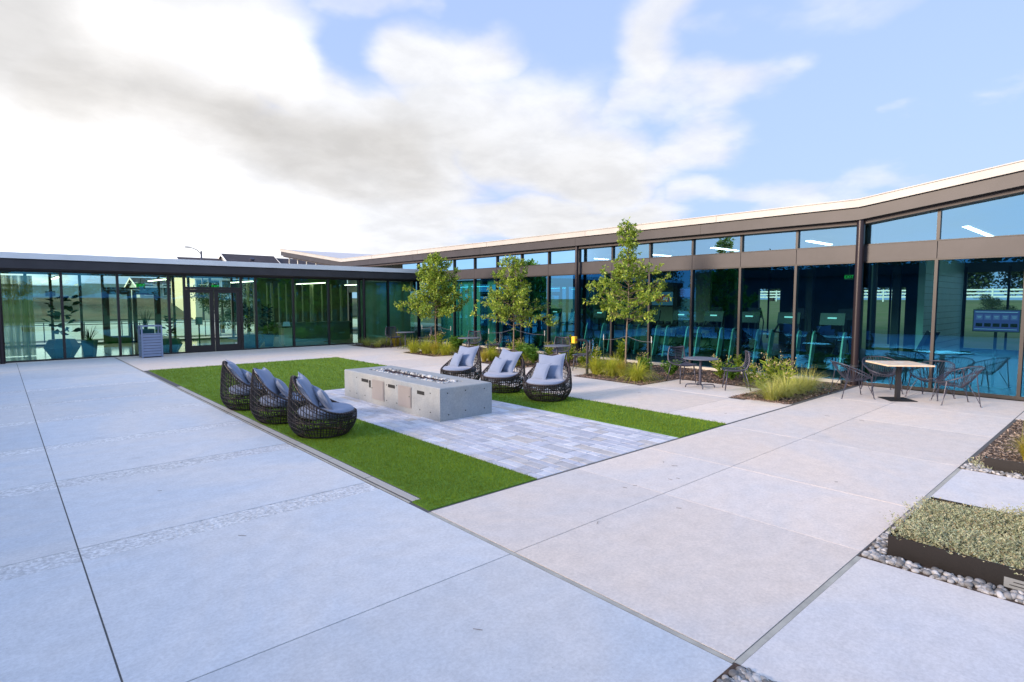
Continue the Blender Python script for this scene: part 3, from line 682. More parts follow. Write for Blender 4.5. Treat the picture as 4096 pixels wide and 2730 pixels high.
# ------------------------------------------------------------------ west wing and far trees that only the glass mirrors
ww = thing('west_building', 'unseen low dark glass wing west of the courtyard, shading it and mirrored in the gym glass', 'building')
mb = MB(); mb.box(-14, -8.9, -12, 23, 0, 3.5); mb.build('wall', M['dark_int'], ww)
mb = MB(); mb.box(-14, -8.6, -12.3, 23.2, 3.5, 4.0); mb.build('roof', M['soffit'], ww)  # unseen wing; roof height set so its shade reaches the left paving
# ------------------------------------------------------------------ chairs, cushions, fire pit
def rimz(th):            # rim height of the basket, th=0 front
    c = math.cos(th); return .335+.53*((1-c)/2)**2.0
def basket_r(z, th):
    c = math.cos(th)
    if z < .27: r = .33+.155*math.sin(math.pi/2*min(1, z/.27))**.75
    else: r = .485-.055*((z-.27)/.6)**1.6
    return r*(1+.02*c)
def make_lounge():
    t = thing('lounge_chair', '', 'lounge chair')
    mb = MB(); n = 66
    for i in range(n):
        th = 2*math.pi*i/n; zr = rimz(th); pts = []
        jit = random.uniform(-.012, .012)
        for s in np.linspace(0, 1, 12): z = .012+(zr-.012)*s; r = basket_r(z, th); a = th+jit*math.sin(s*3.1); pts.append((r*math.cos(a), r*math.sin(a), z))
        r = basket_r(zr, th); pts.append(((r-.022)*math.cos(th), (r-.022)*math.sin(th), zr+.014)); pts.append(((r-.05)*math.cos(th), (r-.05)*math.sin(th), zr-.002))
        zi = zr-.11
        for s in np.linspace(.3, 1, 3):
            z = zr+(zi-zr)*s; ri = basket_r(z, th)-.052-.012*s; pts.append((ri*math.cos(th), ri*math.sin(th), z))
        mb.tube(pts, .0062, 5)
    mb.build('rattan_ribs', M['rattan'], t)
    mb = MB()
    for k, f in enumerate((.05, .13, .21, .30, .39, .49, .59, .70, .81, .92)):
        ph = random.uniform(0, 6.28); pts = []
        for i in range(72):
            th = 2*math.pi*i/72; zr = rimz(th); z = .012+(zr-.012)*(f+.022*math.sin(3*th+ph)+.010*math.sin(9*th+ph)); r = basket_r(z, th)+.004*(-1)**i
            pts.append((r*math.cos(th), r*math.sin(th), z))
        mb.tube(pts, .0054, 4, closed=True)
    for k, f in enumerate((.93,)):
        pts = []
        for i in range(60):
            th = 2*math.pi*i/60; zr = rimz(th); z = .25+(zr-.25)*f; r = basket_r(z, th)-.065-.02*(1-f); pts.append((r*math.cos(th), r*math.sin(th), z))
        mb.tube(pts, .006, 4, closed=True)
    # crossing strands on the back
    for k in range(9):
        th0 = math.pi+random.uniform(-2.2, 2.2); dth = random.uniform(-.9, .9); pts = []
        for s in np.linspace(0, 1, 14):
            th = th0+dth*s; zr = rimz(th); z = .03+(zr-.03)*s*.98; r = basket_r(z, th)+.004; pts.append((r*math.cos(th), r*math.sin(th), z))
        mb.tube(pts, .005, 4)
    mb.build('rattan_weave', M['rattan'], t)
    mb = MB()
    for r, z, q in ((.325, .016, .016), (.40, .232, .012)): mb.tube([(r*math.cos(a), r*math.sin(a), z) for a in np.linspace(0, 2*np.pi, 40, endpoint=False)], q, 6, closed=True)
    for a in (0, .8, 1.6, 2.4): mb.tube([(.39*math.cos(a), .39*math.sin(a), .228), (-.39*math.cos(a), -.39*math.sin(a), .228)], .010, 5)
    for a in np.linspace(0, 2*np.pi, 8, endpoint=False): mb.tube([(.325*math.cos(a), .325*math.sin(a), .016), (.40*math.cos(a+.1), .40*math.sin(a+.1), .23)], .009, 5)
    pts = [((basket_r(rimz(a)*.99, a)-.03)*math.cos(a), (basket_r(rimz(a)*.99, a)-.03)*math.sin(a), rimz(a)+.004) for a in np.linspace(0, 2*np.pi, 64, endpoint=False)]
    mb.tube(pts, .015, 6, closed=True)
    mb.build('frame', M['rattan_b'], t)
    mb = MB(); prof = [(0, .25)]
    for q in np.linspace(-90, 90, 13): prof.append((.335+.06*math.cos(R_(q)), .315+.062*math.sin(R_(q))+.012*(1-abs(q)/90)))
    prof += [(.2, .388), (0, .392)]
    prof = [(a_, z_+.028) for a_, z_ in prof]; mb.lathe(prof, .055, 0, 48); o = mb.build('seat_cushion', M['fabric'], t, smooth=True)
    mb = MB(); pts = [(.055+.397*math.cos(a), .397*math.sin(a), .363) for a in np.linspace(0, 2*np.pi, 60, endpoint=False)]; mb.tube(pts, .006, 5, closed=True)
    mb.build('piping', M['fabric'], o)
    return t
def pillow_mesh(a, T, seed):
    n = 22; u = np.linspace(-1, 1, n); U, W = np.meshgrid(u, u); rr = np.random.default_rng(seed)
    prof = (np.clip(1-np.abs(U)**2.6, 0, 1)*np.clip(1-np.abs(W)**2.6, 0, 1))**.5
    X = a*U*(1-.085*(1-W**2)); Z = a*W*(1-.085*(1-U**2))
    wr = np.zeros_like(U)
    for k in range(9):
        ang = rr.uniform(0, np.pi); fr = rr.uniform(3, 8); ph = rr.uniform(0, 6); wr += np.sin((U*np.cos(ang)+W*np.sin(ang))*fr+ph)
    wr = wr/9*.035*prof
    # creases running in from the corners and a karate-chop dip at the top
    dip = -.05*np.exp(-((U-.05)**2/.08+(W-1)**2/.35))*0
    Yf = T/2*prof+wr*a; Yb = -(T/2*prof)+wr*a*.5
    Z = Z-.10*a*np.exp(-(U**2)/.25)*np.clip(W, 0, 1)**3
    V = np.concatenate([np.stack([Yf, X, Z], 2).reshape(-1, 3), np.stack([Yb, X, Z], 2).reshape(-1, 3)])
    F = []
    for j in range(n-1):
        for i in range(n-1):
            q = (j*n+i, j*n+i+1, (j+1)*n+i+1, (j+1)*n+i); F.append(q); F.append(tuple(x+n*n for x in reversed(q)))
    b = [i for i in range(n)]+[j*n+n-1 for j in range(1, n)]+[(n-1)*n+i for i in range(n-2, -1, -1)]+[j*n for j in range(n-2, 0, -1)]
    for i in range(len(b)): p, q = b[i], b[(i+1) % len(b)]; F.append((q, p, p+n*n, q+n*n))
    mb = MB(); mb.add(V, F); edge = [V[i]*.5+V[i+n*n]*.5 for i in b]
    mb.tube(edge, .006, 5, closed=True)
    return mb
lc0 = make_lounge()
lounges = [  # x, y, heading, label, pillow words
    (3.52, 8.12, -30, 'black rattan lounge chair nearest the camera, in the left row on the turf', 'nearest left-row lounge chair'),
    (3.43, 9.48, -26, 'middle black rattan lounge chair of the left row on the turf', 'middle left-row lounge chair'),
    (3.40, 11.02, -20, 'black rattan lounge chair farthest back in the left row on the turf', 'farthest left-row lounge chair'),
    (8.15, 8.0, 200, 'black rattan lounge chair at the near end of the right-hand row', 'nearest right-row lounge chair'),
    (8.16, 9.36, 196, 'middle black rattan lounge chair of the row on the right of the fire pit', 'middle right-row lounge chair'),
    (8.16, 10.88, 190, 'far rattan lounge chair of the right-hand row, partly hidden by the fire pit', 'far right-row lounge chair')]
bigm = pillow_mesh(.285, .17, 3); smallm = pillow_mesh(.20, .13, 8)
bp0 = bigm.build('back_pillow', M['fabric'], smooth=True); sp0 = smallm.build('scatter_pillow', M['fabric'], smooth=True)
for i, (x, y, hd, lab, pw) in enumerate(lounges):
    c = lc0 if i == 0 else dup(lc0)
    c.location = (x, y, .008); c.rotation_euler = (0, 0, R_(hd)); tag(c, lab, 'lounge chair', 'rattan lounge chairs round the fire pit')
    b = bp0 if i == 0 else bp0.copy(); s = sp0 if i == 0 else sp0.copy()
    if i: COL.objects.link(b); COL.objects.link(s)
    h = R_(hd); fx, fy = math.cos(h), math.sin(h)
    def put(o, fwd, side, z, tilt, yaw, roll=0):
        o.location = (x+fx*fwd-fy*side, y+fy*fwd+fx*side, z); o.rotation_mode = 'XYZ'
        o.rotation_euler = (Matrix.Rotation(h+R_(yaw), 4, 'Z') @ Matrix.Rotation(R_(-tilt), 4, 'Y') @ Matrix.Rotation(R_(roll), 4, 'X')).to_euler()
    sg = 1 if i < 3 else -1
    put(b, -.19, .02*sg, .645, 30+3*(i % 3), (4, -5, 6)[i % 3], (4, -6, 3)[i % 3])
    put(s, .04, -.13, .555, 30+2*i % 5, (22, 14, 18)[i % 3]*(-1 if i >= 3 else 1), (5, -4, 6)[i % 3])
    tag(b, 'large pale blue-grey pillow leaning on the back of the %s' % pw, 'pillow', 'pillows on the lounge chairs')
    tag(s, 'small pale blue-grey pillow in front of the large one on the %s' % pw, 'pillow', 'pillows on the lounge chairs')
# fire pit
fp = thing('fire_pit', 'long rectangular cast concrete fire pit with two access doors', 'fire pit', (5.86, 9.38, 0))
fx0, fx1, fy0, fy1, fh = -.55, .55, -1.72, 1.72, .552
mb = MB()
# walls with a trough cut out of the top
tx0, tx1, ty0, ty1 = -.19, .25, -1.30, 1.36
def ringbox(mb, o, i_, z0, z1, b=.02):
    (a0, a1, c0, c1) = o; (d0, d1, e0, e1) = i_
    V = [(a0, c0, z0), (a1, c0, z0), (a1, c1, z0), (a0, c1, z0), (a0, c0, z1-b), (a1, c0, z1-b), (a1, c1, z1-b), (a0, c1, z1-b),
         (a0+b, c0+b, z1), (a1-b, c0+b, z1), (a1-b, c1-b, z1), (a0+b, c1-b, z1), (d0, e0, z1), (d1, e0, z1), (d1, e1, z1), (d0, e1, z1), (d0, e0, z1-.1), (d1, e0, z1-.1), (d1, e1, z1-.1), (d0, e1, z1-.1)]
    F = [(0, 3, 2, 1), (16, 17, 18, 19)]
    for k in (0, 4, 8, 12):
        for q in range(4): r_ = (q+1) % 4; F.append((k+q, k+r_, k+4+r_, k+4+q))
    mb.add(V, F)
ringbox(mb, (fx0, fx1, fy0, fy1), (tx0, tx1, ty0, ty1), -.01, fh, .014)
body = mb.build('body', M['pit'], fp)
top = MB()
# recessed vents and tie holes on the long face, measured from the near corner along the length
def yv(s): return fy0+s
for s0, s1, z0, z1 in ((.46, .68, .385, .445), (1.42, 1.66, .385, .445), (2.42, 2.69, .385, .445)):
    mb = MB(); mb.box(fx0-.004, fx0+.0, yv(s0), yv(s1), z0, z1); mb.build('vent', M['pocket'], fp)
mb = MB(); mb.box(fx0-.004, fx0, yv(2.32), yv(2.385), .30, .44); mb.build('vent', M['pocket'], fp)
for s0, s1 in ((.86, 1.30), (1.80, 2.26)):
    mb = MB(); mb.bbox(fx0-.012, fx0-.002, yv(s0), yv(s1), .10, .475, .004); mb.box(fx0-.02, fx0-.012, yv(s0)+.02, yv(s1)-.02, .12, .455); d = mb.build('access_door', M['door_m'], fp)
    mb = MB(); ky = s0+.035 if s0 < 1 else s1-.035; mb.prism([(yv(ky)+.011*math.cos(a), .31+.011*math.sin(a)) for a in np.linspace(0, 2*np.pi, 12, endpoint=False)], fx0-.032, fx0-.02, 'x'); mb.build('lock', M['chrome'], d)
    mb = MB()
mb = MB()
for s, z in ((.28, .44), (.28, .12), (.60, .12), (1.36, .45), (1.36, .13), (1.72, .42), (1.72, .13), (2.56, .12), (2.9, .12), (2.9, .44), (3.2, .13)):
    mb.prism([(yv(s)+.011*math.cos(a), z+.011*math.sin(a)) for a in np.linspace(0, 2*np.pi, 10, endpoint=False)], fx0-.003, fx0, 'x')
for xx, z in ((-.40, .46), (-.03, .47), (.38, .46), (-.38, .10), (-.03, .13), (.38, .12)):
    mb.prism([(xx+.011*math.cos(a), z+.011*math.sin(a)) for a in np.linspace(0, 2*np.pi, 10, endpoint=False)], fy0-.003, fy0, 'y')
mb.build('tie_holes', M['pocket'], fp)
def pebbles(n, xf, sz, zf, squash=.6, sub=1, seed=1):
    import bmesh
    bm = bmesh.new(); bmesh.ops.create_icosphere(bm, subdivisions=sub, radius=1.); bm.verts.ensure_lookup_table()
    BV = np.array([v.co[:] for v in bm.verts]); BF = np.array([[v.index for v in f.verts] for f in bm.faces]); bm.free()
    rr = np.random.default_rng(seed); V = []; F = []
    for k in range(n):
        x, y = xf(rr, k); s = rr.uniform(*sz); sc3 = np.array([s*rr.uniform(.8, 1.35), s*rr.uniform(.7, 1.1), s*squash*rr.uniform(.8, 1.2)])
        P = BV*sc3*(1+.03*rr.normal(size=(len(BV), 1))); a = rr.uniform(0, np.pi); b = rr.normal(0, .35)
        Ry = np.array([[math.cos(b), 0, math.sin(b)], [0, 1, 0], [-math.sin(b), 0, math.cos(b)]]); Rz = np.array([[math.cos(a), -math.sin(a), 0], [math.sin(a), math.cos(a), 0], [0, 0, 1]])
        P = P@Ry.T@Rz.T+np.array([x, y, zf(rr, x, y)+sc3[2]*.6]); V.append(P); F.append(BF+k*len(BV))
    return np.concatenate(V), np.concatenate(F)
def ring_xy(rr, k):
    # along both long sides and ends of the trough
    if rr.random() < .86: sx = rr.choice([-1, 1]); return 5.86+.03+sx*rr.uniform(.13, .19), rr.uniform(9.38-1.24, 9.38+1.30)
    e = rr.choice([-1, 1]); return 5.86+.03+rr.uniform(-.19, .19), (9.38+.03+e*rr.uniform(1.1, 1.28))
V, F = pebbles(420, ring_xy, (.022, .042), lambda rr, x, y: fh-.045+rr.uniform(0, .02), .7, 2, 4)
tag(from_arrays('white_pebbles', V, F, M['white_stone'], smooth=True), 'white pebbles heaped along the trough of the fire pit', 'pebbles', kind='stuff')
V, F = pebbles(620, lambda rr, k: (5.86+.03+rr.uniform(-.12, .12), rr.uniform(8.2, 10.6)), (.016, .03), lambda rr, x, y: fh-.055+rr.uniform(0, .02), .8, 1, 5)
tag(from_arrays('lava_rock', V, F, M['lava']), 'dark lava rock down the middle of the fire pit trough', 'rocks', kind='stuff')
mb = MB(); mb.box(5.86+tx0+.001, 5.86+tx1-.001, 9.38+ty0+.001, 9.38+ty1-.001, fh-.099, fh-.05); tag(mb.build('sand_bed', M['lava']), 'dark bed under the pebbles in the fire pit', 'rocks', kind='stuff')

# ------------------------------------------------------------------ bistro tables and slatted chairs
def bistro_table():
    t = thing('bistro_table', '', 'table')
    mb = MB(); mb.lathe([(0, .655), (.37, .655), (.385, .660), (.388, .668), (.383, .676), (0, .678)], 0, 0, 48); mb.build('table_top', M['tabletop'], t, smooth=True, ang=50)
    mb = MB(); mb.cyl(0, 0, .06, .655, .032, 20); mb.lathe([(.14, .655), (.14, .645), (.035, .63)], 0, 0, 24); mb.build('pedestal', M['greym'], t, smooth=True, ang=40)
    for a in (.1, 1.67, 3.24, 4.81):
        mb = MB(); ca, sa = math.cos(a), math.sin(a); P = [(.02, .07), (.1, .082), (.22, .082), (.29, .075), (.315, .05), (.325, .012)]
        mb.tube([(r*ca, r*sa, z) for r, z in P], .014, 6); mb.build('foot', M['greym'], t, smooth=True)
    return t
def bistro_chair():
    t = thing('slatted_chair', '', 'chair')
    # shell: seat slats curve up at the back; local +x is forward
    mb = MB()
    def shell(u, v):   # u along seat->back 0..1, v across -1..1
        if u < .5: s = u/.5; x = .22-.42*s; z = .40-.02*math.sin(math.pi*s)+.0; w_ = .225-.015*s
        else: s = (u-.5)/.5; x = -.20-.09*s-.03*math.sin(math.pi*s); z = .40+.36*s**1.05+.02*s; w_ = .235-.045*s*s
        e = abs(v)**2.5; z += .055*e*(1-abs(u-.5)) ; x += .07*e*max(0, (u-.45))*1.6
        return (x, v*w_, z)
    us = [.03+.047*i for i in range(21)]
    for u in us:
        if .47 < u < .53: continue
        mb.tube([shell(u, v) for v in np.linspace(-.96, .96, 9)], .0105, 4)
    mb.build('slats', M['greym'], t)
    mb = MB(); rim = [shell(u, -1) for u in np.linspace(0, 1, 18)]+[shell(1, v) for v in np.linspace(-.9, .9, 7)]+[shell(u, 1) for u in np.linspace(1, 0, 18)]+[shell(0, v) for v in np.linspace(.9, -.9, 7)]
    mb.tube(rim, .016, 6, closed=True); mb.tube([shell(u, 0) for u in np.linspace(.02, .98, 14)], .008, 5); mb.build('frame', M['greym'], t, smooth=True)
    for sx, sy in ((.17, .18), (.17, -.18), (-.17, .19), (-.17, -.19)):
        mb = MB(); mb.tube([(sx, sy, .395), (sx*1.25 if sx > 0 else sx*1.7, sy*1.18, .0)], [.016, .012], 6); mb.build('leg', M['greym'], t, smooth=True)
    return t
bt = bistro_table(); bc = bistro_chair()
tabs = [((11.86, 6.78), 'round bistro table on the nearest concrete bay beside the right-hand tree', [((12.32, 7.52), 248, 'slatted bistro chair behind the nearest bistro table, its back to the bed'), ((12.22, 6.14), 125, 'slatted bistro chair pulled out on the right of the nearest bistro table')]),
        ((12.0, 11.40), 'round bistro table on the second bay, beyond the yellow button post', [((12.75, 11.95), 215, 'slatted bistro chair behind the second bistro table, left of the black button post'), ((12.32, 10.72), 120, 'slatted bistro chair just right of the black button post')]),
        ((12.15, 15.75), 'round bistro table on the third bay, between the two far trees', [((12.8, 16.35), 220, 'slatted bistro chair behind the third bistro table, left of the middle tree'), ((12.75, 15.15), 135, 'slatted bistro chair right of the third bistro table, close to the middle tree')]),
        ((12.30, 20.15), 'round bistro table farthest away, left of the farthest tree', [((12.25, 21.0), 265, 'slatted bistro chair behind the farthest bistro table'), ((13.0, 19.8), 150, 'slatted bistro chair between the farthest bistro table and the farthest tree')])]
first = True
for (tx, ty), lab, chs in tabs:
    o = bt if first else dup(bt); o.location = (tx, ty, .001); o.rotation_euler = (0, 0, R_(35)); tag(o, lab, 'table', 'round bistro tables')
    for k, ((cx, cy), hd, cl) in enumerate(chs):
        c = bc if first and k == 0 else dup(bc); c.location = (cx, cy, .001); c.scale = (1.06,)*3; c.rotation_euler = (0, 0, R_(hd)); tag(c, cl, 'chair', 'slatted bistro chairs')
    first = False
# wooden square table with wire chairs
t = thing('square_table', 'square light wood table on a black pedestal with flat base plate', 'table', (13.42, 3.32, 0), R_(42))
mb = MB(); mb.bbox(-.43, .43, -.43, .43, .715, .742, .004); mb.build('table_top', M['wood'], t)
mb = MB(); mb.box(-.038, .038, -.038, .038, .012, .70); mb.box(-.2, .2, -.04, .04, .70, .714); mb.build('pedestal', M['blackm'], t)
mb = MB(); mb.bbox(-.25, .25, -.25, .25, .0015, .013, .004); mb.build('base_plate', pmat('matt_black', (.02, .02, .022), .8, spec=.2), t)
def wire_chair():
    t = thing('wire_chair', '', 'chair')
    n = 40; rim = []
    for i in range(n):
        a = 2*math.pi*i/n; c, s = math.cos(a), math.sin(a); x = .34*c-.02; y = .37*s; z = .40+.33*((1-c)/2)**1.1+.03*abs(s)
        rim.append(np.array((x-.07*((1-c)/2)**2, y, z)))
    ring = [np.array((-.03+.09*math.cos(2*math.pi*i/n), .13*math.sin(2*math.pi*i/n), .335+.012*math.cos(2*math.pi*i/n))) for i in range(n)]
    mb = MB(); mb.tube(rim, .0115, 6, closed=True); mb.tube(ring, .008, 5, closed=True); fr = mb.build('frame', M['greym'], t, smooth=True)
    mb = MB()
    for i in range(n):
        for dq in (0.,):
            j = (i+dq) % n; i0 = int(math.floor(j)) % n; i1 = (i0+1) % n; f = j-math.floor(j); A = rim[i0]*(1-f)+rim[i1]*f; B = ring[i0]*(1-f)+ring[i1]*f
            mid = A*.45+B*.55; mid[2] -= .03; mb.tube([A, mid, B], .0046, 4)
    mb.build('cords', M['greym'], t)
    for sx, sy in ((1, 1), (1, -1), (-1, 1), (-1, -1)):
        mb = MB(); a = (.30 if sx > 0 else -.33, sy*.30, .002); b = (.16*sx, sy*.17, .36 if sx > 0 else .40)
        q = rim[5 if sx > 0 else 13] if sy > 0 else rim[35 if sx > 0 else 27]
        mb.tube([q, (a[0]*.95, a[1]*.98, .02), a], [.009, .009, .009], 5); mb.tube([b, (a[0]*.97, a[1]*.97, .03)], .007, 5)
        mb.cyl(a[0], a[1], 0, .006, .02, 10); mb.build('leg', M['greym'], t)
    return t
wc = wire_chair()
for i, (x, y, hd, lab) in enumerate(((13.15, 4.05, -50, 'wire basket chair on the left of the wood table, nearest the column'), (14.35, 3.85, 215, 'wire basket chair behind the wood table, close to the glass'),
        (14.2, 2.95, 165, 'wire basket chair right of the wood table, half hidden behind another'), (13.72, 2.45, 118, 'wire basket chair at the right end, nearest the camera of the four'))):
    c = wc if i == 0 else dup(wc); c.location = (x, y, .001); c.rotation_euler = (0, 0, R_(hd)); tag(c, lab, 'chair', 'wire chairs round the wood table')
# ------------------------------------------------------------------ slatted litter bin
t = thing('litter_bin', 'tall blue-grey slatted litter bin in front of the lobby glass', 'bin', (3.92, 23.02, 0), R_(0))
mb = MB()
for sx in (-.29, .29):
    for sy in (-.26, .26): mb.box(sx-.022, sx+.022, sy-.022, sy+.022, 0, 1.06)
mb.box(-.312, .312, -.282, .282, 1.061, 1.10); mb.box(-.268, .268, -.27, -.25, .80, .83); mb.build('frame', M['can'], t)
mb = MB()
for k in range(8): mb.box(-.265, .265, -.275, -.262, .04+k*.095, .12+k*.095); mb.box(-.303, -.292, -.235, .235, .04+k*.095, .12+k*.095); mb.box(.292, .303, -.235, .235, .04+k*.095, .12+k*.095)
mb.build('slats', M['can'], t)
mb = MB(); mb.box(-.26, .26, -.255, .26, .02, .79); mb.build('liner', M['blackm'], t)
# ------------------------------------------------------------------ button post
t = thing('button_post', 'black bent tube post holding a yellow box with a red button, by the second table', 'post', (11.74, 10.04, 0))
dxp, dyp = -.5, .87
P = [(0, 0, 0), (0, 0, .8), (.0, .0, .86), (-.045, .035, .905), (-.09, .08, .92), (-.24, .2, .92)]
mb = MB(); mb.tube(P, .036, 10); mb.lathe([(.07, 0), (.07, .01), (.035, .012)], 0, 0, 16); mb.build('tube', M['blackm'], t, smooth=True, ang=40)
mb = MB(); mb.bbox(-.345, -.235, .15, .27, .84, 1.02, .01); b = mb.build('button_box', M['yellow'], t)
b.rotation_euler = (0, 0, 0)
mb = MB(); mb.prism([(-.29+.024*math.cos(a), .93+.024*math.sin(a)) for a in np.linspace(0, 2*np.pi, 14, endpoint=False)], .135, .15, 'y'); mb.build('button', M['red'], b)
# ------------------------------------------------------------------ trees
def ell_leaf_arrays(C, D, Nn, L, W):
    # C base points, D direction, Nn normal; 6-gon pointed oval folded slightly: two quads sharing midrib
    S = np.cross(D, Nn); S /= (np.linalg.norm(S, axis=1, keepdims=True)+1e-9); L = L[:, None]; W = W[:, None]
    p0 = C; p1 = C+D*L*.35+S*W*.5+Nn*W*.12; p2 = C+D*L*.78+S*W*.42+Nn*W*.10; p3 = C+D*L-Nn*L*.08; p4 = C+D*L*.78-S*W*.42+Nn*W*.10; p5 = C+D*L*.35-S*W*.5+Nn*W*.12
    m = len(C); V = np.stack([p0, p1, p2, p3, p4, p5], 1).reshape(-1, 3); b = np.arange(m)*6
    F = np.concatenate([np.stack([b, b+1, b+2, b+3], 1), np.stack([b, b+3, b+4, b+5], 1)]); return V, F
def unit(v): return v/(np.linalg.norm(v, axis=-1, keepdims=True)+1e-9)
def make_tree(name, label, loc, H, zc0, rfun, nbr, seed, leafscale=1., dens=1., lean=0., tr=.028, group='young trees in the planting beds'):
    rr = np.random.default_rng(seed); t = thing(name, label, 'tree', loc, 0, group)
    trunk = MB(); tz = np.linspace(0, H*.97, 14); tp = np.stack([lean*tz/H+.02*np.sin(tz*2.1+seed), .015*np.cos(tz*1.7), tz], 1)
    trunk.tube(tp, np.linspace(tr, .006, 14), 8); ends = []
    LC = []; LD = []
    for k in range(nbr):
        f = (k+.5)/nbr; z = zc0+.12+(H*.95-zc0-.12)*f**1.0; base = np.array([np.interp(z, tz, tp[:, 0]), np.interp(z, tz, tp[:, 1]), z])
        a = k*2.399+rr.uniform(-.4, .4); rad = rfun(f)*rr.uniform(.72, 1.12); up = rr.uniform(.12, .45)+.35*f
        d = np.array([math.cos(a), math.sin(a), up]); d /= np.linalg.norm(d)
        n = 7; pts = [base]
        cur = d.copy()
        for q in range(n): cur = unit(cur+rr.normal(0, .10, 3)+np.array([0, 0, .02])); pts.append(pts[-1]+cur*rad/n)
        pts = np.array(pts); trunk.tube(pts, np.linspace(.011*(1-f*.5), .003, n+1), 5)
        ns = max(3, int(rad/.11))
        for q in range(ns):
            s = rr.uniform(.18, 1.0); i0 = min(n-1, int(s*n)); p = pts[i0]+(pts[i0+1]-pts[i0])*(s*n-i0)
            dd = unit(d+rr.normal(0, .75, 3)); L = rr.uniform(.10, .26)*(1.1-.3*s)
            tw = np.array([p+dd*L*x+np.array([0, 0, .03])*x*x for x in (0, .5, 1)]); trunk.tube(tw, [.004, .003, .002], 4, caps=False)
            for e in (tw[1], tw[2]):
                m = int(rr.integers(7, 13)*dens); 
                for _ in range(m): LC.append(e+rr.normal(0, .022, 3)); v = unit(dd*.5+rr.normal(0, .8, 3)+np.array([0, 0, -.05])); LD.append(v)
        e = pts[-1]
        for _ in range(int(9*dens)): LC.append(e+rr.normal(0, .02, 3)); LD.append(unit(d*.9+rr.normal(0, .6, 3)))
    for _ in range(int(60*dens)):
        z = H-rr.uniform(0, .35); LC.append(np.array([np.interp(z, tz, tp[:, 0]), np.interp(z, tz, tp[:, 1]), z])+rr.normal(0, .03, 3)); LD.append(unit(rr.normal(0, .6, 3)+np.array([0, 0, .8])))
    trunk.build('trunk', M['bark'], t, smooth=True)
    LC = np.array(LC); LD = np.array(LD); m = len(LC); Nn = unit(rr.normal(0, .55, (m, 3))+np.array([0, 0, .9])); Nn = unit(Nn-LD*np.sum(Nn*LD, 1, keepdims=True))
    L = rr.uniform(.042, .100, m)*leafscale; V, F = ell_leaf_arrays(LC, LD, Nn, L, L*rr.uniform(.38, .5, m)); from_arrays('crown', V, F, M['leafA'], t); return t
make_tree('young_tree', 'tallest and narrowest young tree, staked in the bed nearest the camera', (12.6, 9.4, 0), 4.06, 1.25, lambda f: 1.06*(1-f)**.75*(.75+.5*math.sin(f*7))+.12, 60, 3, 1.05, 1.0, .04)
make_tree('young_tree', 'middle young tree with a sparse open crown, standing in front of the gym glass', (12.65, 14.0, 0), 3.38, .95, lambda f: 1.35*(1-f)**.7*(.85+.25*math.sin(f*9))+.12, 60, 6, 1.1, .9, -.02)
make_tree('young_tree', 'farthest young tree with a broad dense crown, beside the lobby corner', (12.70, 18.55, 0), 3.70, 1.1, lambda f: 1.38*(1-f**1.6)**.8*(.9+.15*math.sin(f*11))+.1, 84, 9, 1.15, 1.15, -.03)
# stakes and straps
stk = [((12.44, 8.50), 1.06, 'right-hand green stake with white tip beside the nearest young tree'), ((13.3, 10.75), .98, 'left-hand green stake with white tip behind the nearest young tree'),
       ((13.15, 13.05), 1.0, 'right-hand green stake with pale tip beside the middle young tree'), ((12.3, 14.85), 1.02, 'left-hand green stake with pale tip beside the middle young tree'),
       ((12.9, 17.85), .98, 'right-hand green stake with pale tip beside the farthest young tree'), ((12.45, 19.15), 1.0, 'left-hand green stake with pale tip beside the farthest young tree')]
trees_xy = [(12.6, 9.4), (12.6, 9.4), (12.65, 14.), (12.65, 14.), (12.7, 18.55), (12.7, 18.55)]
for i, ((x, y), h, lab) in enumerate(stk):
    t = thing('tree_stake', lab, 'stake', (x, y, 0), 0, 'stakes holding the young trees')
    mb = MB(); mb.box(-.012, .012, -.004, .004, -.03, h-.17); mb.box(-.003, .003, -.014, -.004, -.03, h-.17); mb.build('post', M['stake'], t)
    mb = MB(); mb.box(-.0125, .0125, -.0045, .0045, h-.17, h); mb.build('tip', M['stake_w'], t)
    tx, ty = trees_xy[i]; mb = MB(); A = np.array((x, y, h-.14)); B = np.array((tx, ty, 1.03)); 
    mb.tube([A*(1-s)+B*s-np.array((0, 0, .05*math.sin(math.pi*s))) for s in np.linspace(0, 1, 8)], .005, 4)
    o = mb.build('tie_strap', M['tabletop']); tag(o, 'thin strap tying the trunk to the '+lab.replace('with white tip ', '').replace('with pale tip ', ''), 'strap', 'straps between stakes and trees')
mb = MB(); mb.lathe([(.034, 1.02), (.036, 1.03), (.036, 1.05), (.034, 1.06)], 12.61, 9.4, 12); tag(mb.build('trunk_band', M['blackm']), 'dark band round the trunk of the nearest young tree', 'band')
# ------------------------------------------------------------------ grasses and shrubs
def grass_clump(n, h, spread, wdt, seed, droop=.6, wind=(0, 0), seg=5):
    rr = np.random.default_rng(seed); V = []; F = []; nv = 0
    for k in range(n):
        a = rr.uniform(0, 2*np.pi); r0 = rr.uniform(0, .05)*spread/.3; b = np.array([r0*math.cos(a), r0*math.sin(a), 0]); L = h*rr.uniform(.6, 1.08); out = rr.uniform(.05, 1.)**.7*spread
        d = np.array([math.cos(a)*out+wind[0]*h, math.sin(a)*out+wind[1]*h]); side = np.array([-math.sin(a+rr.uniform(-.5, .5)), math.cos(a), 0])*wdt
        for q in range(seg+1):
            s = q/seg; p = b+np.array([d[0]*s**1.7, d[1]*s**1.7, L*(s-droop*.5*s**2.6*(np.hypot(*d)/max(spread, .01)))]); w_ = (1-s*.85)
            V += [p-side*w_, p+side*w_]
            if q < seg: F.append((nv+2*q, nv+2*q+1, nv+2*q+3, nv+2*q+2))
        nv += 2*(seg+1)
    return np.array(V), np.array(F)
protos = {}
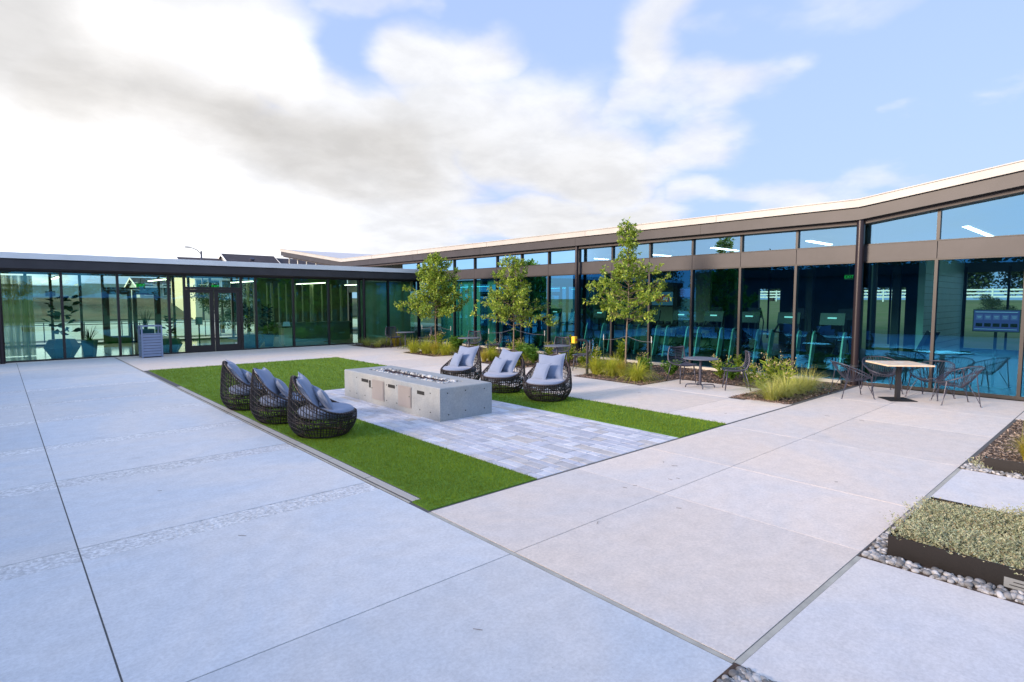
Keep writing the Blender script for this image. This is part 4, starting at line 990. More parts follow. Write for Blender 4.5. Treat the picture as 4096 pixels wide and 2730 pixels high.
def proto(kind, var):
    key = (kind, var)
    if key in protos: return protos[key]
    parts = []; sd_ = hash_(kind)+var*17
    if kind == 'feather': V, F = grass_clump(620, .50, .52, .0042, sd_, 1.75, (.12*(-1)**var, .02)); parts = [('blades', V, F, M['feather'])]
    elif kind == 'golden': V, F = grass_clump(440, .52, .36, .0040, sd_, 1.3, (.03, .0)); parts = [('blades', V, F, M['feather_y'])]
    elif kind == 'muhly': V, F = grass_clump(420, .66, .95, .0040, sd_, 1.25, (-.3, .05)); parts = [('blades', V, F, M['muhly'])]
    elif kind == 'oats':
        rr = np.random.default_rng(sd_); C = []; D = []; SC = []; SD = []; st = MB()
        for k in range(13):
            a = rr.uniform(0, 6.28); sp = rr.uniform(.02, .2); h = rr.uniform(.30, .55); P = np.array([[sp*.3*math.cos(a)+sp*s**1.5*math.cos(a), sp*.3*math.sin(a)+sp*s**1.5*math.sin(a), h*s] for s in np.linspace(0, 1, 6)])
            st.tube(P, .003, 4, caps=False)
            for q in range(9): s = rr.uniform(.1, .8); p = P[0]*(1-s)+P[-1]*s; b = rr.uniform(0, 6.28); C.append(p); D.append(unit(np.array([math.cos(b), math.sin(b), rr.uniform(.2, 1.)])))
            for q in range(6): SC.append(P[-1]+rr.normal(0, .03, 3)+np.array([0, 0, -.02])); SD.append(unit(np.array([rr.normal(0, .5), rr.normal(0, .5), -.8])))
        C = np.array(C); D = np.array(D); m = len(C); Nn = unit(rr.normal(0, 1, (m, 3))); Nn = unit(Nn-D*np.sum(Nn*D, 1, keepdims=True)); L = rr.uniform(.10, .17, m); V, F = ell_leaf_arrays(C, D, Nn, L, L*.17)
        C2 = np.array(SC); D2 = np.array(SD); m2 = len(C2); N2 = unit(rr.normal(0, 1, (m2, 3))); N2 = unit(N2-D2*np.sum(N2*D2, 1, keepdims=True)); L2 = rr.uniform(.022, .036, m2); V2, F2 = ell_leaf_arrays(C2, D2, N2, L2, L2*.55)
        parts = [('leaves', V, F, M['oats']), ('seed_heads', V2, F2, M['oatseed'])];  # small pale seed heads hang at the stem tips
        parts.append(('stems', np.concatenate(st.v), np.array(st.f), M['oats']))
    elif kind in ('bush', 'tallbush'):
        rr = np.random.default_rng(sd_); C = []; D = []; tall = kind == 'tallbush'; h0 = .62 if tall else .34; st = MB()
        for k in range(34 if not tall else 22):
            a = rr.uniform(0, 6.28); sp = rr.uniform(.03, .22 if not tall else .13); h = h0*rr.uniform(.6, 1.05); P = np.array([[sp*s*math.cos(a), sp*s*math.sin(a), h*s] for s in np.linspace(0, 1, 5)]); st.tube(P, .003, 4, caps=False)
            for q in range(26): s = rr.uniform(.25, 1.); p = P[0]*(1-s)+P[-1]*s; b = rr.uniform(0, 6.28); C.append(p); D.append(unit(np.array([math.cos(b), math.sin(b), rr.uniform(-.1, .9)])))
        C = np.array(C); D = np.array(D); m = len(C); Nn = unit(rr.normal(0, .6, (m, 3))+np.array([0, 0, 1.])); Nn = unit(Nn-D*np.sum(Nn*D, 1, keepdims=True)); L = rr.uniform(.04, .075, m); V, F = ell_leaf_arrays(C, D, Nn, L, L*.35)
        parts = [('leaves', V, F, M['bushl'] if not tall else M['oats']), ('stems', np.concatenate(st.v), np.array(st.f), M['bushl'])]
    protos[key] = parts; return parts
def hash_(s): return sum(ord(c)*(i+3) for i, c in enumerate(s))
meshes = {}
def plant(kind, x, y, s, label, name, var=0, rz=0., group=None, z=-.02):
    parts = proto(kind, var); t = thing(name, label, 'plant' if kind not in ('feather', 'golden', 'muhly') else 'grass', (x, y, z), rz, group); t.scale = (s, s, s)
    for pn, V, F, mt in parts:
        key = (kind, var, pn)
        if key not in meshes: o = from_arrays(pn, V, F, mt, t); meshes[key] = o.data
        else: o = bpy.data.objects.new(pn, meshes[key]); COL.objects.link(o); o.parent = t
    return t
G1 = 'grass clumps in the beds'; G2 = 'flowering stems in the beds'; G3 = 'small shrubs in the beds'
PLANTS = [
 # bed under the nearest tree
 ('feather', 11.98, 9.9, 1.0, 'feather grass clump at the left end of the nearest tree bed', 0), ('feather', 12.0, 9.45, .92, 'feather grass clump beside the spotlight under the nearest tree', 1),
 ('golden', 12.12, 9.18, .85, 'upright feather grass clump just left of the nearest trunk', 0), ('feather', 11.72, 8.42, .95, 'bright yellow-green feather grass clump right of the nearest trunk', 2),
 ('feather', 12.75, 9.9, .95, 'taller feather grass clump behind the others left of the nearest trunk', 3),
 ('tallbush', 13.65, 10.35, 1.15, 'tall leafy shrub behind the left side of the nearest tree', 0), ('bush', 13.3, 9.25, 1.0, 'small leafy shrub right behind the nearest trunk', 0),
 ('bush', 13.2, 8.4, 1.0, 'low green shrub beside the right stake of the nearest tree', 1), ('oats', 13.75, 9.6, .8, 'pale flowering stems behind the nearest tree', 0),
 ('oats', 12.9, 10.85, 1.0, 'flowering stems beside the chair right of the button post', 1), ('oats', 13.3, 11.6, .95, 'flowering stems behind the button post', 2),
 ('oats', 13.4, 12.3, .9, 'flowering stems behind the second bistro table on its left', 3),
 # behind near bistro table
 ('oats', 13.7, 7.2, .95, 'flowering stems behind the pedestal of the nearest bistro table', 0), ('tallbush', 14.1, 7.0, .85, 'leafy shrub behind the right of the nearest bistro table', 1),
 ('bush', 13.6, 6.9, .9, 'small shrub in the bed right of the nearest bistro table', 2), ('oats', 13.2, 6.25, .8, 'small flowering stems behind the pulled-out bistro chair', 1),
 ('oats', 13.75, 5.95, 1.15, 'tall pale-seeded stems right of the pulled-out bistro chair', 2), ('oats', 12.95, 5.35, 1.0, 'yellow-green flowering stems at the back of the nearest bed', 3),
 ('oats', 12.55, 5.62, .85, 'shorter flowering stems beside the big arching grass', 0),
 ('muhly', 11.5, 5.0, .85, 'arching grey-green grass at the front of the nearest bed', 0), ('muhly', 12.1, 4.98, .95, 'arching grass second from the front in the nearest bed', 1),
 ('muhly', 12.75, 4.98, .95, 'arching grass in the middle of the nearest bed', 2), ('muhly', 13.35, 5.0, .9, 'arching grass at the back of the nearest bed by the column', 0),
 # second bed
 ('feather', 11.7, 12.75, .85, 'feather grass clump at the near corner of the middle tree bed', 1), ('golden', 11.65, 14.3, .8, 'feather grass clump left of the middle lounge chair back', 1), ('feather', 12.0, 14.35, .9, 'feather grass clump behind the far lounge chair', 0),
 ('bush', 12.5, 12.9, 1.25, 'green shrub right of the middle tree stake', 0), ('bush', 13.0, 13.8, 1.3, 'round green shrub at the foot of the middle tree', 1), ('tallbush', 14.2, 12.9, 1.2, 'tall leafy shrub against the glass right of the middle tree', 1),
 ('oats', 13.2, 14.5, 1.0, 'flowering stems left of the middle trunk', 3), ('oats', 13.9, 15.2, 1.0, 'flowering stems close to the glass behind the middle tree', 0), ('oats', 13.9, 13.5, .9, 'flowering stems right behind the middle trunk', 1), ('bush', 13.6, 12.5, 1.2, 'shrub against the back of the middle tree bed', 2), ('oats', 13.4, 16.0, .9, 'flowering stems beside the third bistro table', 2),
 # third bed
 ('feather', 11.65, 18.5, 1.0, 'feather grass clump at the left of the farthest tree bed', 0), ('feather', 11.8, 17.9, 1.05, 'feather grass clump in the middle of the farthest tree bed', 3), ('golden', 11.85, 17.4, 1.0, 'golden feather grass clump in the farthest tree bed', 0), ('feather', 12.0, 16.95, 1.0, 'feather grass clump at the right of the farthest tree bed', 2),
 ('bush', 12.9, 17.6, 1.5, 'big green shrub right of the farthest trunk', 0), ('oats', 13.1, 19.0, 1.1, 'flowering stems left of the farthest trunk', 1), ('oats', 13.5, 17.2, 1.0, 'flowering stems right of the farthest tree', 2), ('bush', 13.5, 18.3, 1.2, 'green shrub behind the farthest trunk', 1),
 # far bed by the lobby
 ('muhly', 11.85, 21.6, .72, 'arching grass at the left end of the bed by the lobby glass', 0), ('muhly', 11.9, 22.6, .8, 'arching grass against the lobby glass', 1), ('muhly', 12.6, 22.1, .85, 'arching grass in the middle of the bed by the lobby', 2), ('muhly', 13.3, 21.8, .8, 'arching grass behind the farthest bistro table', 1), ('muhly', 12.9, 22.9, .8, 'arching grass at the lobby column', 0),
 ('golden', 12.6, 21.4, 1.3, 'reddish upright grass behind the farthest bistro table', 1),
 # right edge bed
 ('golden', 9.5, .92, .7, 'yellow-green grass clump by the steel edging at the right edge', 0), ('golden', 12.1, .95, .6, 'sparse tall grass at the corner of the right-hand bed', 1)]
for k, (kd, x, y, s, lab, var) in enumerate(PLANTS):
    nm = {'feather': 'feather_grass', 'golden': 'upright_grass', 'muhly': 'arching_grass', 'oats': 'flowering_stems', 'bush': 'green_shrub', 'tallbush': 'tall_shrub'}[kd]
    plant(kd, x, y, s*{'feather': 1.45, 'golden': 1.3, 'muhly': 1.0, 'oats': 1.3, 'bush': 1.2, 'tallbush': 1.15}[kd], lab, nm, var, k*1.3 if kd not in ('muhly',) else 0, G1 if kd in ('feather', 'golden', 'muhly') else (G2 if kd == 'oats' else G3))
# wispy tall stems at the right edge
rr = np.random.default_rng(5); mb = MB()
for k in range(26):
    x, y = rr.uniform(-.9, .9), rr.uniform(-.35, .2); h = rr.uniform(.35, .8); dx_, dy_ = rr.normal(0, .10, 2)
    mb.tube([(x+dx_*s*s, y+dy_*s*s, h*s) for s in np.linspace(0, 1, 6)], np.linspace(.0022, .001, 6), 4, caps=False)
t = tag(mb.build('dry_stems', M['muhly']), 'wispy tall dry stems rising from the mulch at the right edge', 'grass'); t.location = (11.4, 1.0, -.02)
# landscape spotlights
for i, (x, y, lab) in enumerate(((11.82, 9.42, 'small black ground spotlight under the nearest young tree'), (11.62, 18.15, 'small ground spotlight among the grasses of the farthest tree'))):
    t = thing('garden_spotlight', lab, 'spotlight', (x, y, 0), R_(30), 'ground spotlights in the beds')
    mb = MB(); mb.tube([(0, 0, -.02), (0, 0, .06)], .008, 6); mb.build('spike', M['blackm'], t)
    mb = MB(); mb.tube([(-.03, 0, .05), (.0, 0, .10), (.05, 0, .17)], [.026, .032, .036], 12); mb.build('lamp_head', M['blackm'], t, smooth=True, ang=40)
# ------------------------------------------------------------------ steel edged planters in river stones (right foreground)
def stones(rects, n_per, seed, zf=-.014, sz=(.014, .029)):
    A = np.array([(b-a)*(d-c) for a, b, c, d in rects]); P = A/A.sum(); n = int(A.sum()*n_per)
    def f(rr, k): a, b, c, d = rects[rr.choice(len(rects), p=P)]; return rr.uniform(a, b), rr.uniform(c, d)
    return pebbles(n, f, sz, lambda rr, x, y: zf+rr.uniform(0, .018), .68, 2, seed)
mb = MB(); mb.box(4.94, 6.49, -6, 1.43, -.034, -.0022); mb.box(8.46, 8.62, -6, 1.43, -.034, -.0022); mb.box(1.2, 2.94, -6, 1.43, -.034, .0035); tag(mb.build('planter_soil', M['mulchs']), kind='structure')
V, F = stones([(4.95, 5.10, .2, 1.41), (5.1, 6.48, 1.30, 1.41)], 1700, 21)
tag(from_arrays('river_stones', V, F, M['stone'], smooth=True), 'grey river stones round the steel planter in the right foreground', 'stones', kind='stuff')
V, F = stones([(8.47, 8.60, .4, 1.40), (8.6, 8.75, 1.1, 1.40)], 1600, 22)
tag(from_arrays('river_stones', V, F, M['stone'], smooth=True), 'grey river stones at the corner of the mulch bed by the right edge', 'stones', kind='stuff')
V, F = stones([(2.3, 2.92, .9, 1.40), (2.55, 2.92, .3, 1.40)], 1500, 23)
tag(from_arrays('river_stones', V, F, M['stone'], smooth=True), 'river stones in the planter corner at the bottom edge', 'stones', kind='stuff')
t = thing('steel_planter', 'low rusty steel edged planter full of silvery ground cover, right foreground', 'planter', (5.12, 1.28, 0))
mb = MB(); mb.box(-.004, .004, -4.5, .0, -.03, .165); mb.box(.004, 1.30, -.008, 0, -.03, .165); mb.box(1.30, 1.308, -4.5, 0, -.03, .165); mb.build('edging', M['steel_edge'], t)
mb = MB(); mb.box(.004, 1.30, -4.5, -.008, -.03, .125); mb.build('soil', M['mulchs'], t)
mb = MB(); mb.box(-.0075, -.0042, -1.10, -.70, .02, .09); pl_ = mb.build('name_plate', M['silver_label'], t)
mb = MB(); mb.box(-.009, -.0076, -1.05, -.75, .064, .070); mb.box(-.009, -.0076, -1.05, -.73, .040, .046); mb.build('plate_line', M['blackm'], pl_)
t = thing('steel_planter', 'rusty steel edging along the mulch bed near the right edge', 'planter', (8.62, 1.22, 0))
mb = MB(); mb.box(-.004, .004, -4.5, .0, -.03, .15); mb.box(.004, .10, -.008, 0, -.03, .15); mb.build('edging', M['steel_edge'], t)
t = thing('steel_planter', 'steel edged planter whose corner shows at the bottom edge', 'planter', (2.62, 1.12, 0))
mb = MB(); mb.box(-.004, .004, -4, 0, -.03, .12); mb.box(-1.1, -.004, -.008, 0, -.03, .12); mb.build('edging', M['steel_edge'], t)
def sprigs(n, x0, x1, y0, y1, zb, h, seed, edge=.0):
    rr = np.random.default_rng(seed); C = []; D = []; LL = []
    for k in range(n):
        x, y = rr.uniform(x0, x1), rr.uniform(y0, y1); hh = h*rr.uniform(.15, 1.)*(.7+.55*math.sin(x*5+1)*math.sin(y*4+x*3)); ln = rr.normal(0, .05, 2)
        for s in np.linspace(.25, 1, 8):
            b = rr.uniform(0, 6.28); C.append((x+ln[0]*s, y+ln[1]*s, zb+hh*s)); D.append(unit(np.array([math.cos(b), math.sin(b), rr.uniform(.3, 1.1)]))); LL.append(rr.uniform(.010, .026))
    C = np.array(C); D = np.array(D); m = len(C); L = np.array(LL); Nn = unit(rr.normal(0, 1, (m, 3))); Nn = unit(Nn-D*np.sum(Nn*D, 1, keepdims=True)); return ell_leaf_arrays(C, D, Nn, L, L*.38)
V, F = sprigs(7200, 5.15, 6.42, -.45, 1.27, .12, .16, 31)
tag(from_arrays('ground_cover', V, F, M['sage']), 'silvery green ground cover filling the steel planter', 'ground cover', kind='stuff')
V, F = sprigs(500, 1.9, 2.62, .5, 1.12, .05, .14, 32); 
tag(from_arrays('ground_cover', V, F, M['sage']), 'silvery sprigs in the planter corner at the bottom edge', 'ground cover', kind='stuff')
V, F = sprigs(420, 8.6, 8.9, .45, 1.36, -.02, .12, 33)
tag(from_arrays('ground_cover', V, F, M['sage']), 'silvery sprigs at the corner of the mulch bed', 'ground cover', kind='stuff')
# fallen leaves and twigs on the paving
mb = MB(); rr = np.random.default_rng(3)
for x, y in [(4.9, 3.62), (5.05, 3.6), (5.5, 3.45), (5.6, 3.42), (3.9, 3.2), (2.1, 2.6), (1.2, 6.8), (6.8, 2.2), (9.5, 4.9), (10.6, 3.6)]+[(rr.uniform(.5, 12), rr.uniform(1.6, 16)) for _ in range(26)]:
    a = rr.uniform(0, 3); L = rr.uniform(.03, .08); mb.tube([(x, y, .004), (x+L*math.cos(a), y+L*math.sin(a), .007)], .0018, 4)
tag(mb.build('fallen_twigs', M['bark']), 'dry twigs and leaf scraps scattered on the concrete', 'litter', kind='stuff')
# ------------------------------------------------------------------ lights, signs
k = 0
for (y, x0, x1, z) in ((3.5, 19.7, 25.0, 4.02), (6.75, 17.6, 19.3, 3.72), (9.75, 17.6, 19.3, 3.72), (12.75, 18.6, 19.8, 3.72), (15.6, 18.4, 19.5, 3.72), (0.6, 19.7, 25, 4.3)):
    t = thing('ceiling_light', ('linear ceiling light in the gym seen in the clerestory, %s from the right' % ('second', 'third', 'fourth', 'fifth', 'sixth', 'first')[k]), 'light', (0, 0, 0), 0, 'linear ceiling lights in the gym')
    mb = MB(); mb.box(x0, x1, y-.07, y+.07, z-.03, z); mb.build('diffuser', M['lampw'], t); mb = MB(); mb.box(x0, x1, y-.08, y+.08, z, z+.04); mb.build('housing', M['mat_white'], t); k += 1
for k, (x, y0, y1) in enumerate(((1.73, 26.3, 29.1), (5.08, 26.3, 29.6), (8.48, 26.6, 29.6), (11.8, 26.6, 30), (14.6, 26.8, 30.2), (-1.7, 26.3, 29.1))):
    t = thing('ceiling_light', 'linear ceiling light in the lobby, %s' % ('above the fig tree at the left', 'above the dark double door at the back', 'over the courtyard door pair', 'over the reception desk', 'behind the panelled corner', 'beyond the left edge of the photo')[k], 'light', (0, 0, 0), 0, 'linear ceiling lights in the lobby')
    mb = MB(); mb.box(x-.05, x+.05, y0, y1, 2.77, 2.80); mb.build('diffuser', M['lamp'], t); mb = MB(); mb.box(x-.06, x+.06, y0, y1, 2.801, 2.84); mb.build('housing', M['mat_white'], t)
def text_obj(name, body, size, mat, M4, parent, ext=.002):
    cu = bpy.data.curves.new(name, 'FONT'); cu.body = body; cu.size = size; cu.align_x = 'CENTER'; cu.align_y = 'CENTER'; cu.extrude = ext
    o = bpy.data.objects.new(name, cu); COL.objects.link(o); dg = bpy.context.evaluated_depsgraph_get(); me = bpy.data.meshes.new_from_object(o.evaluated_get(dg)); bpy.data.objects.remove(o)
    o = bpy.data.objects.new(name, me); COL.objects.link(o); me.materials.clear(); me.materials.append(mat); o.matrix_basis = M4; o.parent = parent; return o
def frameM(origin, right, up):
    r = Vector(right).normalized(); u = Vector(up).normalized(); n = r.cross(u); return Matrix(((r.x, u.x, n.x, origin[0]), (r.y, u.y, n.y, origin[1]), (r.z, u.z, n.z, origin[2]), (0, 0, 0, 1)))
M['exit_bg'] = pmat('exit_plate', (.02, .10, .04), .4)
for i, (x, y, z, lab) in enumerate(((4.66, 29.0, 2.58, 'green lit EXIT sign in the lobby over the back double door'), (7.6, 29.0, 2.58, 'green lit EXIT sign in the lobby above the courtyard doors'))):
    t = thing('exit_sign', lab, 'sign', (x, y, z), 0, 'lit exit signs')
    mb = MB(); mb.box(-.16, .16, -.012, .012, -.09, .09); mb.box(-.01, .01, -.01, .01, .09, .30); mb.build('plate', M['exit_bg'], t)
    text_obj('letters', 'EXIT', .16, M['exit'], frameM((0, -.015, 0), (1, 0, 0), (0, 0, 1)), t)
t = thing('exit_sign', 'green lit EXIT sign hanging inside the gym beside the big column', 'sign', (20, 6.4, 2.72), 0, 'lit exit signs')
mb = MB(); mb.box(-.012, .012, -.13, .13, -.09, .09); mb.box(-.01, .01, -.01, .01, .09, 1.0); mb.build('plate', M['exit_bg'], t)
text_obj('letters', 'EXIT', .13, M['exit'], frameM((-.015, 0, 0), (0, -1, 0), (0, 0, 1)), t)
# ------------------------------------------------------------------ gym equipment
def treadmill():
    t = thing('treadmill', '', 'treadmill')
    mb = MB(); mb.bbox(-.1, 1.7, -.38, .38, .06, .18, .02); mb.box(0, 1.6, -.25, .25, .181, .186); mb.build('deck', M['blackm'], t)
    for s in (-1, 1):
        mb = MB(); y0 = s*.40
        prof = [(-.20, .02), (.02, .02), (.30, .98), (.27, 1.06), (.19, 1.10), (.10, 1.08), (.03, .98)]
        mb.prism(prof, y0-.02, y0+.02, 'y'); mb.build('side_shroud', M['frost'], t)
    mb = MB(); mb.tube([(.20, -.36, 1.02), (.34, -.3, 1.25), (.38, -.25, 1.36)], .03, 8); mb.tube([(.20, .36, 1.02), (.34, .3, 1.25), (.38, .25, 1.36)], .03, 8); mb.tube([(.3, -.38, 1.02), (.85, -.38, .98)], .022, 8); mb.tube([(.3, .38, 1.02), (.85, .38, .98)], .022, 8); mb.build('handrail', M['blackm'], t, smooth=True)
    mb = MB(); mb.prism([(.30, 1.28), (.36, 1.28), (.44, 1.62), (.38, 1.62)], -.33, .33, 'y'); c = mb.build('console', M['blackm'], t)
    mb = MB(); mb.prism([(.318, 1.462), (.324, 1.46), (.336, 1.50), (.330, 1.502)], -.12, .12, 'y'); mb.build('badge', M['label'], c)
    return t
tm0 = treadmill()
for i in range(10):
    c = tm0 if i == 0 else dup(tm0); c.location = (17.5, 6.1+1.22*i, 0); tag(c, 'treadmill behind the gym glass, %s from the right in the row' % ('first', 'second', 'third', 'fourth', 'fifth', 'sixth', 'seventh', 'eighth', 'ninth', 'tenth')[i], 'treadmill', 'row of treadmills in the gym')
def elliptical():
    t = thing('cross_trainer', '', 'exercise machine')
    mb = MB(); mb.bbox(-.6, .7, -.2, .2, .04, .12, .02); mb.prism([(-.55, .12), (.05, .12), (.0, .6), (-.2, .72), (-.45, .5)], -.14, .14, 'y'); mb.build('base', M['blackm'], t)
    mb = MB()
    for s in (-1, 1): mb.tube([(.4, s*.24, .2), (-.1, s*.25, .55), (-.2, s*.27, 1.2), (-.05, s*.25, 1.6)], .022, 8); mb.tube([(-.3, s*.12, .3), (.5, s*.14, .22)], .03, 8)
    mb.build('handlebar', M['blackm'], t, smooth=True)
    mb = MB(); mb.tube([(-.2, 0, .6), (-.12, 0, 1.4)], .04, 8); mb.prism([(-.16, 1.35), (-.08, 1.35), (-.02, 1.72), (-.1, 1.72)], -.22, .22, 'y'); mb.build('console', M['greym'], t)
    return t
e0 = elliptical()
for i in range(5):
    c = e0 if i == 0 else dup(e0); c.location = (20.4, 6.6+1.5*i, 0); c.rotation_euler = (0, 0, math.pi); tag(c, 'cross trainer behind the treadmills, %s from the right' % ('first', 'second', 'third', 'fourth', 'fifth')[i], 'exercise machine', 'cross trainers in the gym')
# dumbbell rack
t = thing('dumbbell_rack', 'black dumbbell rack against the gym partition under the screen', 'rack', (21.9, 13.4, 0))
mb = MB()
for z in (.45, .9): mb.box(-.2, .2, -1.5, 1.5, z, z+.04)
for y in (-1.5, 0, 1.5): mb.box(-.22, .22, y-.03, y+.03, 0, 1.0)
mb.build('frame', M['blackm'], t); mb = MB()
for z in (.54, .99):
    for q in range(9): yq = -1.3+q*.325; mb.tube([(-.12, yq-.10, z), (-.12, yq+.10, z)], [.075, .075], 8)
mb.build('dumbbells', M['greym'], t)
def tv(name, loc, rot, wd, ht, label, faces):
    t = thing(name, label, 'screen', loc, rot); mb = MB(); mb.box(0, .05, -wd/2, wd/2, -ht/2, ht/2); mb.build('bezel', M['blackm'], t)
    for k, (y0, y1, z0, z1, mt, nm) in enumerate(faces): mb = MB(); mb.box(-.004-.002*(nm != 'screen'), -.001, y0*wd/2, y1*wd/2, z0*ht/2, z1*ht/2); mb.build(nm, M[mt], t)
    return t
tv('wall_screen', (22.2, 14.65, 2.05), 0, 1.15, .66, 'wall screen inside the gym showing a red panel on blue', [(-.95, .95, -.9, .9, 'screen_b', 'screen'), (-.6, .6, -.45, .5, 'screen_r', 'picture'), (-.5, -.1, .0, .15, 'screen_l', 'text_line'), (-.5, -.05, -.2, -.08, 'screen_l', 'text_line')])
tv('wall_screen', (22.2, 13.45, 2.3), 0, .6, .4, 'small dark wall screen right of the red screen in the gym', [(-.95, .95, -.9, .9, 'screen_v', 'screen')])
t = thing('display_screen', 'black framed display screen with a violet timetable on a stand at the right edge', 'screen', (17.0, 2.36, 1.53), R_(-2))
mb = MB(); mb.box(0, .04, -.44, .42, -.26, .26); mb.build('bezel', M['blackm'], t); mb = MB(); mb.box(-.003, -.0005, -.41, .40, -.235, .235); mb.build('screen', M['screen_v'], t)
for q in range(5):
    y0 = -.38+q*.155; mb = MB(); mb.box(-.005, -.0035, y0, y0+.12, .02, .14); mb.build('timetable_cell', emit('cell', (.16, .22, .5), .6) if q == 0 else bpy.data.materials['cell'], t)
    mb = MB(); mb.box(-.0065, -.0052, y0+.02, y0+.10, .09, .10); mb.box(-.0065, -.0052, y0+.03, y0+.09, .06, .068); mb.build('text_line', M['screen_l'], t)
    mb = MB(); mb.box(-.005, -.0035, y0, y0+.12, -.14, -.06); mb.build('timetable_cell', M['pocket'], t)
mb = MB(); mb.box(-.005, -.0035, -.38, .38, .19, .205); mb.box(-.005, -.0035, -.38, .38, -.20, -.19); mb.build('header_line', M['screen_l'], t)
mb = MB(); mb.tube([(.06, 0, -1.5), (.06, 0, 0)], .03, 8); mb.bbox(-.2, .3, -.3, .3, -1.53, -1.5, .004); mb.build('stand', M['blackm'], t)
t = thing('bench', 'dark padded bench with angled back behind the right-hand gym glass', 'exercise bench', (17.6, 4.0, 0), R_(60))
mb = MB(); mb.bbox(-.1, .9, -.15, .15, .42, .5, .02); mb.prism([(-.1, .44), (.0, .50), (-.42, 1.25), (-.52, 1.2)], -.15, .15, 'y'); mb.build('pad', M['greym'], t); mb = MB(); mb.tube([(-.2, 0, 0), (0, 0, .45)], .03, 6); mb.tube([(.8, 0, 0), (.8, 0, .45)], .03, 6); mb.tube([(.8, -.3, .03), (.8, .3, .03)], .03, 6); mb.tube([(-.2, -.3, .03), (-.2, .3, .03)], .03, 6); mb.build('frame', M['blackm'], t)
# ------------------------------------------------------------------ lobby things
def hexpot(x, y, r, h, label):
    t = thing('hexagonal_pot', label, 'pot', (x, y, .012), 0, 'faceted blue pots in the lobby')
    mb = MB(); k = 6; prof = [(0, 0), (r*.62, 0), (r, h*.55), (r*.72, h), (r*.62, h), (r*.6, h*.85), (0, h*.85)]; mb.lathe(prof, 0, 0, k); mb.build('vessel', M['pot'], t); return t
hexpot(1.62, 24.7, .50, .62, 'faceted dark blue pot at the left holding the fiddle-leaf fig')
hexpot(4.85, 24.75, .42, .50, 'faceted dark blue pot left of the courtyard doors')
hexpot(7.8, 24.75, .52, .52, 'faceted dark blue pot right of the courtyard doors')
for (x, y, r, h, lab) in ((2.36, 24.5, .2, .56, 'square tapered blue pot with spiky agave'), (8.55, 24.9, .22, .52, 'square tapered blue pot with a slim leafy tree')):
    t = thing('square_pot', lab, 'pot', (x, y, .012), R_(20), 'tapered blue pots in the lobby'); mb = MB(); mb.lathe([(0, 0), (r*.95, 0), (r*1.35, h), (r*1.2, h), (r*1.15, h*.9), (0, h*.9)], 0, 0, 4); mb.build('vessel', M['pot'], t)
def indoor(kind, x, y, z, label, seed, h, rad, L, n, wr):
    rr = np.random.default_rng(seed); t = thing('indoor_plant', label, 'plant', (x, y, z), 0, 'indoor plants in the lobby'); C = []; D = []
    if kind == 'agave':
        V, F = grass_clump(34, h, rad, .016, seed, .15, (0, 0), 4); from_arrays('leaves', V, F, M['darkleaf'], t); return t
    st = MB(); st.tube([(0, 0, 0), (.03, 0, h*.5), (0, 0, h*.9)], .018, 6); st.build('stem', M['far_trunk'], t)
    for k in range(n): f = rr.uniform(.15, 1); a = rr.uniform(0, 6.28); r0 = rad*rr.uniform(0, .6); C.append((r0*math.cos(a), r0*math.sin(a), h*f)); D.append(unit(np.array([math.cos(a), math.sin(a), rr.uniform(-.2, .9)])))
    C = np.array(C); D = np.array(D); Nn = unit(rr.normal(0, .5, (n, 3))+np.array([0, 0, 1.])); Nn = unit(Nn-D*np.sum(Nn*D, 1, keepdims=True)); LL = rr.uniform(.7, 1.1, n)*L; V, F = ell_leaf_arrays(C, D, Nn, LL, LL*wr); from_arrays('leaves', V, F, M['darkleaf'], t); return t
indoor('fig', 1.65, 24.7, .5, 'fiddle-leaf fig with big dark leaves in the left faceted pot', 2, 1.55, .55, .30, 46, .6)
indoor('agave', 2.36, 24.5, .50, 'spiky agave in the square pot right of the fig', 3, .62, .38, 0, 0, 0)
indoor('agave', 4.25, 25.8, .85, 'spiky plant behind the litter bin', 4, .75, .40, 0, 0, 0)
indoor('bush', 4.85, 24.75, .4, 'bushy cactus-like plant in the faceted pot left of the doors', 6, .95, .25, .16, 60, .5)
indoor('bush', 8.5, 24.9, .45, 'slim indoor tree with round dark leaves right of the courtyard doors', 7, 1.25, .40, .17, 120, .7)
indoor('bush', 7.75, 25.1, .45, 'leafy indoor plant in the faceted pot right of the doors', 8, 1.3, .30, .15, 110, .5)
t = thing('pedestal', 'dark plant stand behind the litter bin', 'stand', (4.25, 25.8, .012)); mb = MB(); mb.bbox(-.25, .25, -.25, .25, 0, .84, .01); mb.build('block', M['pot'], t)
t = thing('reception_desk', 'small pale reception lectern inside the lobby right of the doors', 'desk', (9.45, 25.4, .012)); mb = MB(); mb.bbox(-.16, .2, -.2, .2, 0, .75, .01); mb.build('body', pmat('desk_pale', (.5, .5, .36), .5), t)
mb = MB(); mb.bbox(-.28, .32, -.3, .3, .76, .79, .01); mb.build('desk_top', M['blackm'], t); mb = MB(); mb.prism([(-.15, .80), (.2, .80), (.15, 1.0), (-.1, 1.0)], -.02, .0, 'y'); mb.build('tablet', M['screen_b'], t)
t = thing('sign_stand', 'thin black sign stand seen through the left courtyard door', 'sign', (6.15, 26, .012)); mb = MB(); mb.box(-.025, .025, -.02, .02, 0, .95); mb.bbox(-.18, .18, -.15, .15, 0, .02, .005); mb.build('post', M['blackm'], t)
mb = MB(); mb.box(-.13, .13, -.03, -.01, .94, 1.25); f_ = mb.build('frame', M['blackm'], t); mb = MB(); mb.box(-.11, .11, -.033, -.031, .96, 1.23); mb.build('notice', pmat('notice', (.3, .45, .45), .5), f_)
